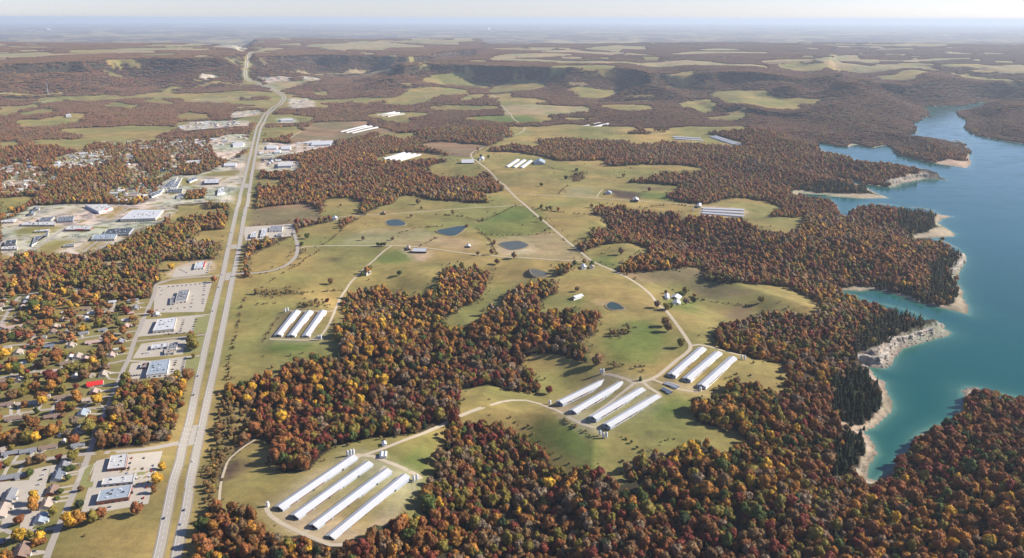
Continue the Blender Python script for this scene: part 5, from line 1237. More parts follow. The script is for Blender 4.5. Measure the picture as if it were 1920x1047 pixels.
# ------------------------------------------------------------------ houses
RN_ = {'grey': ('roof_grey', 'grey'), 'slate': ('roof_slate', 'slate blue'), 'brown': ('roof_brown', 'brown'), 'tan': ('roof_tan', 'tan'), 'pink': ('roof_pink', 'faded pink brown'), 'red': ('roof_red', 'bright red'), 'blue': ('roof_blue', 'blue grey'), 'white': ('roof_white', 'white')}
for hi, (h, P) in enumerate(zip(HOUSES, HWL)):
    x, y, ax, Ln, wd, rf = h
    ang = ANG_S if ax == 'S' else ANG_E
    z = float(ground_z(P[0], P[1])[0]); e = empty('house', (P[0], P[1], z), ang)
    hh = 2.8; hr = hh + wd * .25
    brick = hi % 3 == 0; wmat = M['brick'] if (brick and rf not in ('white',)) else M['siding']
    mb = MB(); mb.box(-Ln / 2, Ln / 2, -wd / 2, wd / 2, -1.5, hh)
    for s in (-1, 1):
        f = [(s * Ln / 2, -wd / 2, hh), (s * Ln / 2, wd / 2, hh), (s * Ln / 2, 0, hr)]; mb.face(f if s == 1 else f[::-1])
    link('wall', mb.mesh('wall', wmat), e)
    rr = prism(Ln, wd, hh + .05, hr + .05, .6)
    roof = link('roof', rr.mesh('roof', M[RN_[rf][0]]), e)
    if Ln > 13:
        side = -1 if ax == 'E' else -1
        wing = MB(); ww = wd * .42; x0 = Ln * (.24 if hi % 2 else -.24)      # a lower wing: porch or garage towards the street
        a0, a1 = x0 - ww / 2, x0 + ww / 2; y0, y1 = side * wd / 2, side * (wd / 2 + 3.2)
        wing.box(a0, a1, min(y0, y1), max(y0, y1), -1.5, 2.4); link('garage_wall' if hi % 2 else 'porch_wall', wing.mesh('wing', M['siding']), e)
        gr_ = MB(); zt = hh + wd * .09
        gr_.face([(a0 - .4, y1 + side * .5, 2.42), (a1 + .4, y1 + side * .5, 2.42), (a1 + .4, side * wd * .3, zt + .35), (a0 - .4, side * wd * .3, zt + .35)] if side == -1 else [(a1 + .4, y1 + .5, 2.42), (a0 - .4, y1 + .5, 2.42), (a0 - .4, wd * .3, zt + .35), (a1 + .4, wd * .3, zt + .35)])
        link('wing_roof', gr_.mesh('wing_roof', M[RN_[rf][0]]), e)
        gd = MB().box(x0 - 1.3, x0 + 1.3, min(y1, y1 + side * .06), max(y1, y1 + side * .06), .1, 2.1); link('garage_door', gd.mesh('garage_door', M['white_wall']), e)
        ch = MB().box(-Ln * .2, -Ln * .2 + .8, .6, 1.5, hr - 1.2, hr + .8); link('chimney', ch.mesh('chimney', M['brick']), roof)
        rv = MB()
        for q in range(3): rv.box(Ln * (.05 + .12 * q), Ln * (.05 + .12 * q) + .45, 1.0 + .5 * q, 1.45 + .5 * q, hr - .9, hr - .05)
        link('roof_vents', rv.mesh('roof_vents', M['galv']), roof)
    for s in (-1, 1):
        for k in range(max(1, int(Ln // 6))):
            xx = (k + .5) * Ln / max(1, int(Ln // 6)) - Ln / 2 + .6
            wv = MB().box(xx - .8, xx + .8, min(s * wd / 2, s * (wd / 2 + .05)), max(s * wd / 2, s * (wd / 2 + .05)), 1.0, 2.2); link('window', wv.mesh('window', M['glass']), e)
    small_ = Ln < 9
    want(e, '%s roofed %s %s' % (RN_[rf][1], 'garden shed' if small_ else ('long low house' if Ln > 24 else 'house'), place((x, y))), 'shed' if small_ else 'house', (x, y), 'garden sheds' if small_ else 'houses of the suburb')
    if small_: e.name = 'garden_shed'

# ------------------------------------------------------------------ far town houses, scattered among trees
def far_house_mesh(rf):
    mb = MB(); Ln, wd = 18, 11; hh = 3; hr = 6
    mb.box(-Ln / 2, Ln / 2, -wd / 2, wd / 2, -2, hh, 0)
    for s in (-1, 1):
        f = [(s * Ln / 2, -wd / 2, hh), (s * Ln / 2, wd / 2, hh), (s * Ln / 2, 0, hr)]; mb.face(f if s == 1 else f[::-1], 0)
    y = wd / 2 + .5
    for s in (-1, 1):
        f = [(-Ln / 2 - .5, s * y, hh - .2), (Ln / 2 + .5, s * y, hh - .2), (Ln / 2 + .5, 0, hr + .1), (-Ln / 2 - .5, 0, hr + .1)]; mb.face(f if s == -1 else f[::-1], 1)
    return mb.mesh('far_house', [M['siding'], M[rf]])
FH = [(far_house_mesh(k), n) for k, n in (('roof_white', 'white'), ('roof_tan', 'tan'), ('roof_pink', 'pale brown'), ('roof_grey', 'grey'), ('roof_white', 'white'), ('roof_pale', 'pale'))]
FZ0 = [([(484,272),(545,271),(590,264),(626,266),(600,278),(560,286),(486,297)], 12, 'the industrial yard right of the distant highway'),
 ([(105,305),(135,290),(200,285),(205,300),(180,312),(130,320),(95,318)], 40, 'the hillside suburb left of the far wood'), ([(215,285),(300,262),(385,262),(395,290),(350,300),(330,322),(290,330),(250,322),(225,312)], 58, 'the tree filled town centre'),
 ([(0,300),(50,295),(70,320),(110,325),(100,350),(60,365),(0,370)], 28, 'the left edge suburb'), ([(205,350),(290,345),(280,370),(250,380),(205,375)], 14, 'the houses below the far wood'),
 ([(335,240),(360,230),(440,226),(470,228),(470,236),(410,240),(340,246)], 40, 'the distant estate by the highway'), ([(430,210),(490,206),(495,212),(470,218),(430,221)], 9, 'the far estate at the highway'),
 ([(395,262),(425,254),(465,252),(462,262),(430,270),(400,275)], 12, 'the far town edge'), ([(480,146),(545,147),(545,152),(485,152)], 9, 'the most distant houses along the highway'), ([(565,146),(600,146),(600,150),(565,150)], 5, 'the most distant houses right of the highway'), ([(540,186),(575,185),(585,200),(545,203)], 10, 'the yards right of the highway bend'), ([(480,300),(510,296),(560,300),(560,320),(490,322)], 9, 'the yard below the factory shed')]
FZ = [(w[:, :2], q[1], q[2]) for w, q in zip(at_many([q[0] for q in FZ0]), FZ0)]
FARH = []
rs = np.random.RandomState(5)
for P, n, nm in FZ:
    got = []; tries = 0
    while len(got) < n and tries < 4000:
        tries += 1
        x = rs.uniform(P[:, 0].min(), P[:, 0].max()); y = rs.uniform(P[:, 1].min(), P[:, 1].max())
        if not in_poly(np.array([x]), np.array([y]), P)[0] or any(math.hypot(x - a, y - b) < 27 for a, b in got): continue
        if any(in_poly(np.array([x]), np.array([y]), b)[0] for b in BLDW[:len(BW)]): continue
        if cover(np.array([x]), np.array([y]))[0] == 0 and rs.rand() < .6: continue
        got.append((x, y))
    for x, y in got:
        m, cn = FH[rs.randint(len(FH))]; o = link('house', m, None, (x, y, ground_z(x, y)[0]), ANG_E + rs.choice([0, math.pi / 2]) + rs.normal(0, .15)); s = rs.uniform(.95, 1.35); o.scale = (s * rs.uniform(.8, 1.3), s, s)
        tag(o, '%s roofed house among trees in %s' % (cn, nm), 'house', '%s roofed houses in %s' % (cn, nm)); FARH.append((x, y))
FARH = np.array(FARH)
# small sheds and parked trucks are further down

# ------------------------------------------------------------------ cars
def car_meshes(mat, L_=4.6, W_=1.85, H_=1.45, van=False):
    b = MB(); prof = [(-L_/2, .35), (-L_/2, .85), (-L_*.28, .95), (L_*.30, .95), (L_/2, .75), (L_/2, .35)] if not van else [(-L_/2, .35), (-L_/2, .95), (L_*.38, .95), (L_/2, .8), (L_/2, .35)]
    for s in (-1, 1):
        f = [(p[0], s * W_ / 2, p[1]) for p in prof]; b.face(f[::-1] if s == -1 else f)
    for i in range(len(prof) - 1):
        a, c = prof[i], prof[i + 1]; b.face([(a[0], -W_/2, a[1]), (c[0], -W_/2, c[1]), (c[0], W_/2, c[1]), (a[0], W_/2, a[1])][::-1])
    t = MB(); z0, z1 = .93, H_
    B = [(-L_*(.46 if van else .40), z0), (-L_*(.44 if van else .26), z1), (L_*.10, z1), (L_*.26, z0)]
    w1, w2 = W_ / 2 - .08, W_ / 2 - .25
    lo = [(B[0][0], w1), (B[3][0], w1)]; hi = [(B[1][0], w2), (B[2][0], w2)]
    for s in (-1, 1):
        f = [(B[0][0], s * w1, z0), (B[1][0], s * w2, z1), (B[2][0], s * w2, z1), (B[3][0], s * w1, z0)]; t.face(f if s == 1 else f[::-1])
    t.face([(B[0][0], -w1, z0), (B[1][0], -w2, z1), (B[1][0], w2, z1), (B[0][0], w1, z0)][::-1]); t.face([(B[2][0], -w2, z1), (B[3][0], -w1, z0), (B[3][0], w1, z0), (B[2][0], w2, z1)][::-1])
    r = MB(); r.box(B[1][0], B[2][0], -w2, w2, z1, z1 + .06)
    wh = MB()
    k = 8; 
    n = len(wh.v)
    for s, o in ((-.02, 0), (.02, k)):
        pass
    for q in range(k):
        a0, a1 = 2 * math.pi * q / k, 2 * math.pi * (q + 1) / k
        wh.face([(.33 * math.cos(a0), -.1, .33 * math.sin(a0)), (.33 * math.cos(a1), -.1, .33 * math.sin(a1)), (.33 * math.cos(a1), .1, .33 * math.sin(a1)), (.33 * math.cos(a0), .1, .33 * math.sin(a0))])
    wh.face([(.33 * math.cos(2 * math.pi * q / k), -.1, .33 * math.sin(2 * math.pi * q / k)) for q in range(k)]); wh.face([(.33 * math.cos(2 * math.pi * q / k), .1, .33 * math.sin(2 * math.pi * q / k)) for q in range(k)][::-1])
    return b.mesh('car_body', mat), t.mesh('car_windows', M['glass']), r.mesh('car_roof', mat), wh.mesh('car_wheel', M['tyre']), L_, W_
CP = {}
for n, c in (('white', (.75, .75, .75)), ('silver', (.42, .43, .45)), ('black', (.02, .02, .025)), ('dark blue', (.02, .04, .11)), ('red', (.40, .02, .02)), ('grey', (.15, .155, .165)), ('beige', (.40, .35, .27))):
    CP[n] = car_meshes(simple(n.replace(' ', '_') + '_car_paint', c, .3, .02, 1, .5), van=(n in ('white', 'black')), H_=1.75 if n in ('white', 'black') else 1.45)
CNAMES = ['white', 'silver', 'black', 'dark blue', 'black', 'grey', 'dark blue', 'beige', 'red', 'grey', 'black']
def add_car(x, y, ang, cn, where, px, group, nm='parked_car', lift=.24):
    b, t, r, wh, L_, W_ = CP[cn]
    e = empty(nm, (x, y, ground_z(x, y)[0] + lift), ang)
    link('body', b, e); link('windows', t, e); link('roof', r, e)
    for sx in (-.31, .31):
        for sy in (-1, 1): link('wheel', wh, e, (sx * L_, sy * (W_ / 2 - .05), .33))
    want(e, '%s %s %s' % (cn, 'van' if cn in ('white', 'black') else 'car', where), 'van' if cn in ('white', 'black') else 'car', px, group)
def nearest_dir(P, x, y):
    i = int(np.argmin(np.hypot(P[:, 0] - x, P[:, 1] - y))); i = min(max(i, 1), len(P) - 2); d = P[i + 1] - P[i - 1]; return math.atan2(d[1], d[0]), P[i]
hw = [((308,974),'SB','dark blue','on the left carriageway near the foot of the picture'),((366,742),'SB','black','on the left carriageway beside the near wood'),((375,703),'SB','dark blue','on the left carriageway beside the blue store'),((401,584),'SB','grey','on the left carriageway beside the upper parking lot'),((412,540),'SB','black','on the left carriageway just below the crossroads'),((350,957),'NB','dark blue','on the right carriageway in the tree shadows'),((367,867),'NB','white','on the right carriageway below the median gap'),((419,515),'SB','dark blue','waiting at the crossroads'),((438,519),'NB','black','entering the crossroads from the right'),((437,437),'SB','black','on the left carriageway above the crossroads'),((430,463),'SB','dark blue','on the left carriageway at the median opening'),((452,440),'NB','white','on the right carriageway above the median opening'),((455,405),'NB','grey','on the right carriageway by the brown field'),((463,330),'SB','silver','on the distant left carriageway'),((478,290),'NB','white','on the distant right carriageway'),((345,985),'NB','silver','lowest on the right carriageway')]
for px, sd, cn, wh in hw:
    p = at([px])[0]; a, c = nearest_dir(SBW if sd == 'SB' else NBW, p[0], p[1]); off = np.array([-math.sin(a), math.cos(a)]) * 2.2
    add_car(c[0] + off[0], c[1] + off[1], a, cn, wh, px, 'cars driving on the highway', 'car', .22)
for px, cn, wh in [((85,858),'grey','on the lower side street'),((122,893),'dark blue','on the driveway beside the brown roofed house'),((57,1036),'red','parked at the house in the bottom left corner'),((64,1035),'dark blue','parked at the house in the bottom left corner'),((150,872),'silver','on the frontage street by the corner')]:
    p = at([px])[0]; add_car(p[0], p[1], ANG_E + .1, cn, wh, px, 'cars in the suburb')
ROWS = [((290,864),(266,945),9,'in the right row of the near brick shop lot','S'),((270,860),(268,880),3,'in the middle row of the near brick shop lot','S'),((247,860),(239,888),4,'beside the small brick shop','S'),((257,898),(248,925),3,'right of the narrow white building','S'),((205,952),(240,946),2,'in front of the blue grey roofed brick shop','E'),
 ((84,882),(72,910),4,'in the paved yard beside the slate roofed house','E'),((12,968),(22,962),2,'at the lower left driveway','E'),
 ((384,534),(380,570),10,'in the right row of the upper highway lot','E'),((300,540),(375,533),10,'along the top of the upper highway lot','S'),((295,582),(360,576),6,'along the bottom of the upper highway lot','S'),((362,556),(358,576),4,'right of the grey roofed hall','E'),((304,545),(300,570),4,'in the left row of the upper highway lot','E'),
 ((368,600),(360,622),6,'in the right row by the white store','E'),((345,601),(338,622),6,'right of the white roofed store','E'),((310,628),(345,625),6,'along the kerb below the white roofed store','E'),((352,640),(345,660),7,'in the right row by the thin strip building','E'),((268,664),(280,662),4,'left of the thin strip building','S'),((347,672),(340,700),9,'in the right row of the blue store lot','E'),((330,677),(322,698),6,'right of the blue store','E'),((246,706),(262,704),4,'behind the blue store','S'),
 ((392,496),(388,512),5,'at the fuel station','E'),((338,506),(350,512),4,'left in the fuel station lot','S'),((546,423),(535,440),4,'at the school','E'),
 ((240,421),(285,418),10,'in front of the huge white superstore','S'),((238,427),(275,425),8,'before the huge white superstore, second row','S'),((120,406),(180,404),12,'in front of the wide superstore','S'),((125,445),(165,443),8,'in the lot of the pale brick shop','S'),((300,372),(375,376),10,'in the lot below the storage rows','S'),((395,358),(392,375),5,'left of the church','E'),((430,356),(425,376),6,'right of the church','E'),((510,289),(540,287),6,'in the industrial yard','S'),((60,412),(105,406),6,'in the upper left lots','S')]
rs = np.random.RandomState(9); ci = 0
RW = at_many([[(a[0] + (b[0] - a[0]) * (k / max(n - 1, 1)), a[1] + (b[1] - a[1]) * (k / max(n - 1, 1))) for k in range(n)] for a, b, n, wh, ax in ROWS])
for (a, b, n, wh, ax), pts in zip(ROWS, RW):
    pts_ = ([(a[0] + (b[0] - a[0]) * (k / max(n - 1, 1)), a[1] + (b[1] - a[1]) * (k / max(n - 1, 1))) for k in range(n)])
    for k in range(n):
        if rs.rand() < .14: continue
        cn = CNAMES[rs.randint(len(CNAMES))]
        add_car(pts[k][0], pts[k][1], (ANG_E if ax == 'E' else ANG_S) + rs.choice([0, math.pi]) + rs.normal(0, .05), cn, 'parked ' + wh, (a[0] + (b[0] - a[0]) * k / max(n - 1, 1), a[1]), 'cars ' + wh)

# ------------------------------------------------------------------ lattice mast on the far left, poles
def mast(px, h, lab, col, wb):
    P = at([px])[0]; e = empty('lattice_mast', (P[0], P[1], P[2]))
    n = 9
    for k in range(4):
        a = k * math.pi / 2 + .7; x, y = wb * math.cos(a), wb * math.sin(a)
        m = MB(); t = .5
        m.face([(x - t, y, 0), (x + t, y, 0), (.1 * x + t * .5, .1 * y, h), (.1 * x - t * .5, .1 * y, h)]); m.face([(x, y - t, 0), (x, y + t, 0), (.1 * x, .1 * y + t * .5, h), (.1 * x, .1 * y - t * .5, h)])
        link('leg', m.mesh('leg', col), e)
    br = MB()
    for q in range(n):
        for k in range(4):
            z0, z1 = h * q / n, h * (q + 1) / n; s0, s1 = 1 - .9 * q / n, 1 - .9 * (q + 1) / n
            a, b = k * math.pi / 2 + .7, (k + 1) * math.pi / 2 + .7
            br.face([(wb * s0 * math.cos(a), wb * s0 * math.sin(a), z0), (wb * s0 * math.cos(a), wb * s0 * math.sin(a), z0 + .7), (wb * s1 * math.cos(b), wb * s1 * math.sin(b), z1 + .7), (wb * s1 * math.cos(b), wb * s1 * math.sin(b), z1)])
    link('bracing', br.mesh('bracing', col), e); tag(e, lab, 'mast')
mast((91,178), 88, 'tall thin lattice mast above the valley woods at far left', M['galv'], 5)
mast((800,187), 60, 'slender white mast standing in the distant green field', M['white_wall'], 2.5)

# ------------------------------------------------------------------ planting
def ztrees(x, y): return ground_z(x, y)
def cull_view(x, y, z):
    u, v = to_px(x, y, z + 8); return (u > -260) & (u < 2180) & (v < 1330)
def candidates(r0, r1, s, rs, sparse=True):
    w_ = r1 * 1.05
    X, Y = jitter_grid(-w_, w_, max(r0 * .62, 300), r1, s, rs)
    r = np.hypot(X, Y); m = (r >= r0) & (r < r1) & (np.abs(np.arctan2(X, Y)) < math.radians(44))
    return X[m], Y[m]
rs = np.random.RandomState(21)
PTS = []           # x y z kind scale(xy) scale(z) rot tone
def plant(X, Y, zone):
    h = {'near': 15.5, 'mid': 15.5, 'far': 12}[zone]
    k = cover(X, Y); z = height(X, Y)
    m = np.isin(k, [0, 7]) | ((k == 10) & (rs.rand(len(X)) < np.where(np.hypot(X, Y) < 1900, .21, .15)))
    m &= ~lake_in(X, Y) & (z > LAKE_Z + .45)
    X, Y, k, z = X[m], Y[m], k[m], z[m]
    ok = hidden_ok(X, Y, z, np.where(k == 7, 6, h) * .8); X, Y, k, z = X[ok], Y[ok], k[ok], z[ok]
    if zone != 'far':
        ok = ~road_mask(X, Y, 3.2); X, Y, k, z = X[ok], Y[ok], k[ok], z[ok]
        d = np.minimum(dist_line(X, Y, SBW, False, 40), dist_line(X, Y, NBW, False, 40)); ok = d > 14; X, Y, k, z = X[ok], Y[ok], k[ok], z[ok]
        if len(FARH):
            ok = np.ones(len(X), bool)
            for a, b in FARH: ok &= ~((np.abs(X - a) < 11) & (Y - b < 13) & (Y - b > -36))
            X, Y, k, z = X[ok], Y[ok], k[ok], z[ok]
    gap = fbm(X, Y, 34, 301, 2)
    ok = ~((gap < -.63) & (k == 0)); X, Y, k = X[ok], Y[ok], k[ok]
    return X, Y, k, ztrees(X, Y)
def scrub():
    'small bushes: ragged wood margins, fence rows and odd ones in the pastures'
    X, Y = candidates(380, 4200, 11, rs); k = cover(X, Y); m = np.isin(k, [1, 2, 3, 4]); X, Y = X[m], Y[m]
    edge = np.zeros(len(X), bool)
    for a in range(4):
        c_, s_ = math.cos(a * 1.57), math.sin(a * 1.57); edge |= np.isin(cover(X + 13 * c_, Y + 13 * s_), [0, 7])
    p = np.where(edge, .34, .0015 + .09 * (fbm(X, Y, 70, 333, 2) > .60)); m = rs.rand(len(X)) < p; X, Y = X[m], Y[m]
    for i_, ln in enumerate(HEDGEW):
        d = fine(ln, 5.0); keep_ = rs.rand(len(d)) < .6; X = np.concatenate([X, d[keep_, 0] + rs.normal(0, 1.2, keep_.sum())]); Y = np.concatenate([Y, d[keep_, 1] + rs.normal(0, 1.2, keep_.sum())])
    m = ~road_mask(X, Y, 2.5) & ~lake_in(X, Y); d = np.minimum(dist_line(X, Y, SBW, False, 40), dist_line(X, Y, NBW, False, 40)); m &= d > 12
    for _, P in PONDW: m &= ~in_poly(X, Y, grow(P, 6))
    X, Y = X[m], Y[m]; return X, Y, np.full(len(X), 70), ground_z(X, Y)
HEDGE = [[(1000,391),(1030,396),(1070,401),(1112,405)],[(893,427),(920,452),(932,478)],[(820,446),(800,456),(785,463)],[(893,437),(930,442),(1000,441),(1045,436)],[(480,572),(500,570),(520,569)],[(495,641),(508,617),(525,593)],[(1047,364),(1060,352),(1072,347)],[(1052,785),(1080,803),(1108,820)],[(1167,820),(1190,836),(1208,850)],
 [(1140,680),(1180,688),(1210,698)],[(425,700),(440,640),(452,580),(462,553)],[(430,690),(428,730)],[(1075,455),(1095,475),(1105,487)],[(960,386),(990,388)],[(600,462),(622,450),(640,432),(665,412)],[(505,530),(540,508),(560,498),(575,485),(600,470)],[(1330,640),(1348,655),(1392,666)],[(810,402),(870,407),(905,416),(940,400),(965,386)],[(745,440),(780,428),(830,425)],[(990,300),(1040,318),(1080,322)],[(1195,390),(1260,384),(1310,390)],[(640,545),(600,548),(560,552)],[(1245,535),(1300,560),(1420,575)],[(905,700),(960,705),(1010,720)]]
HEDGEW = [w_[:, :2] for w_ in at_many(HEDGE)]
BANDS = [(380, 1500, 9.3, 'near'), (1500, 4300, 9.2, 'mid'), (4300, 5600, 27, 'far'), (5600, 17000, 31, 'far')]
ALL = []
for r0, r1, s, zn in BANDS:
    X, Y = candidates(r0, r1, s, rs)
    X, Y, k, z = plant(X, Y, zn)
    m = cull_view(X, Y, z); X, Y, k, z = X[m], Y[m], k[m], z[m]
    ALL.append((X, Y, k, z, zn))
X, Y, k, z = scrub(); m = cull_view(X, Y, z); ALL.append((X[m], Y[m], k[m], z[m], 'mid'))
def build_points():
    out = {q: [] for q in ('pos', 'kind', 'scl', 'rot', 'tone', 'ti')}
    for X, Y, k, z, zn in ALL:
        n = len(X); t = tones(X, Y, rs); ced = is_cedar(X, Y) & (rs.rand(n) < .93) | (rs.rand(n) < .008)
        if zn == 'near': kd = np.array(K_HI)[rs.randint(0, len(K_HI), n)]; kd = np.where(ced, np.array(K_CED)[rs.randint(0, 2, n)], kd); kd = np.where((t == 7) & ~ced, np.array(K_BARE)[rs.randint(0, 2, n)], kd)
        elif zn == 'mid': kd = np.array(K_LO)[rs.randint(0, len(K_LO), n)]; kd = np.where(ced, K_CLO[0], kd)
        else: kd = np.array(K_CL)[rs.randint(0, len(K_CL), n)]
        t = np.where(ced, 9, t); col = TONES[t]
        if zn == 'far':
            mixc = np.array([.140, .078, .048]); pn = fbm(X, Y, 700, 401, 3)[:, None]
            col = .35 * col + .65 * (mixc + pn * np.array([.05, .02, .01])); cz = is_cedar(X, Y); col[cz] = (.05, .055, .035)
            sx = rs.uniform(.95, 1.1, n) * (.92 if False else 1); sz = rs.uniform(.85, 1.2, n)
            sx = sx * np.where(np.hypot(X, Y) > 5600, .96, .84)
        else:
            col = col * (1 + rs.uniform(-.18, .22, (n, 1)))
            sx = (3.2 + 4.3 * rs.rand(n) ** 1.4) * np.where(rs.rand(n) < .14, 1.35, 1); sz = sx * rs.uniform(.95, 1.45, n)
            sx = np.where(ced, sx * .78, sx); sz = np.where(ced, sz * .95, sz); sx = np.where((k == 10) & (np.hypot(X, Y) < 2400), sx * 1.3, sx); sx = np.where(k == 7, sx * .62, sx); sz = np.where(k == 7, sz * .5, sz)
            bs = k == 70; sx = np.where(bs, rs.uniform(1.1, 3.2, n), sx); sz = np.where(bs, sx * rs.uniform(.6, 1.0, n), sz); col[bs] = col[bs] * .35 + .65 * np.array([.11, .10, .045])
            sz = np.clip(sz, 0, 10.2)
            if zn == 'mid': col = col * .88 + .12 * np.array([.16, .085, .055])
            col[k == 7] = col[k == 7] * .4 + .6 * np.array([.15, .12, .05])
        out['pos'].append(np.stack([X, Y, z - .2], 1)); out['kind'].append(kd); out['scl'].append(np.stack([sx, sx * rs.uniform(.88, 1.12, n), sz], 1)); out['rot'].append(rs.choice([0, 1, 2, 3], n) * math.pi / 2 + (0 if zn == 'far' else 1) * rs.uniform(0, 1.5, n)); out['tone'].append(col); out['ti'].append(t)
    return {q: np.concatenate(v) for q, v in out.items()}
PT = build_points()
# the three hundred nearest trees stand as objects of their own
dist = np.linalg.norm(PT['pos'] - np.array([0, 0, CAM_H]), axis=1)
uu, vv = to_px(PT['pos'][:, 0], PT['pos'][:, 1], PT['pos'][:, 2] + 9)
infr = (uu > 0) & (uu < 1920) & (vv > 0) & (vv < 1047)
size = np.where(infr, PT['scl'][:, 0] / dist, 0)
NI = 300 - 126
kk = cover(PT['pos'][:, 0], PT['pos'][:, 1])
size[kk == 10] *= 1.0
order = np.argsort(-size)[:NI]
crown_m = {}; trunk_m = {}
def split_kind(ki):
    if ki not in crown_m:
        name = names[ki]; kind_ = 'cedar' if ki in K_CED else ('round' if (ki in K_BARE or ki % 2 == 0) else 'tall')
        lob, sub, lv = (5, 2, 380) if ki in K_CED else ((9, 1, 700) if ki in K_BARE else (7, 2, 620))
        crown_m[ki] = make_crown('crown', kind_, lob, sub, lv, 500 + ki, False)
        tv, tf = trunk_arrays(np.random.RandomState(600 + ki), 6); trunk_m[ki] = np_mesh('trunk', tv, tf, M['bark'])
    return crown_m[ki], trunk_m[ki]
ZONES = [((0,0,380,560),'in the trees left of the highway'),((0,560,225,1047),'in the suburb gardens'),((225,560,345,860),'in the small wood beside the highway'),((225,860,345,1047),'by the mown field at the highway'),((345,700,500,880),'along the right verge of the highway'),((345,880,500,1047),'at the lower left wood beside the highway'),((500,700,860,870),'in the wood above the nearest farm'),((480,870,800,1047),'in the wood edge below the nearest farm'),
 ((800,780,1000,920),'in the wood right of the nearest farm'),((780,920,1100,1047),'in the wood at bottom centre'),((1000,800,1330,1047),'in the wood below the four house farm'),((1330,700,1600,900),'in the wood towards the lake shore'),((1330,900,1640,1047),'in the wood at bottom right of centre'),((1600,700,1920,900),'on the peninsula at the lake corner'),((1600,900,1920,1047),'in the bottom right corner wood')]
def zone_of(u, v):
    for (a, b, c, d), n in ZONES:
        if a <= u < c and b <= v < d: return n
    return 'in the middle distance woods'
def tree_thing(p, ki, scl, rot, col, ti, lab=None, u=0, v=0, group=None):
    cm, tm = split_kind(ki)
    ced = ki in K_CED
    e = empty('cedar_tree' if ced else 'broadleaf_tree', p, rot); e.scale = [float(s) for s in scl]
    c = link('crown', cm, e); c['tone'] = [float(q) for q in col]; link('trunk', tm, e)
    if lab is None:
        zn = zone_of(u, v); w1 = 'dark evergreen cedar' if ced else TNAME[ti] + ' broadleaf tree'
        sw = 'large' if scl[0] > 6.6 else ('small' if scl[0] < 5.4 else 'mid sized')
        lab = '%s %s %s' % (sw, w1, zn); group = sw + ' ' + w1 + 's ' + zn
    tag(e, lab, 'tree', group)
for i in order:
    tree_thing(PT['pos'][i], int(PT['kind'][i]), PT['scl'][i], PT['rot'][i], PT['tone'][i], int(PT['ti'][i]), None, uu[i], vv[i])
keep = np.ones(len(PT['pos']), bool); keep[order] = False
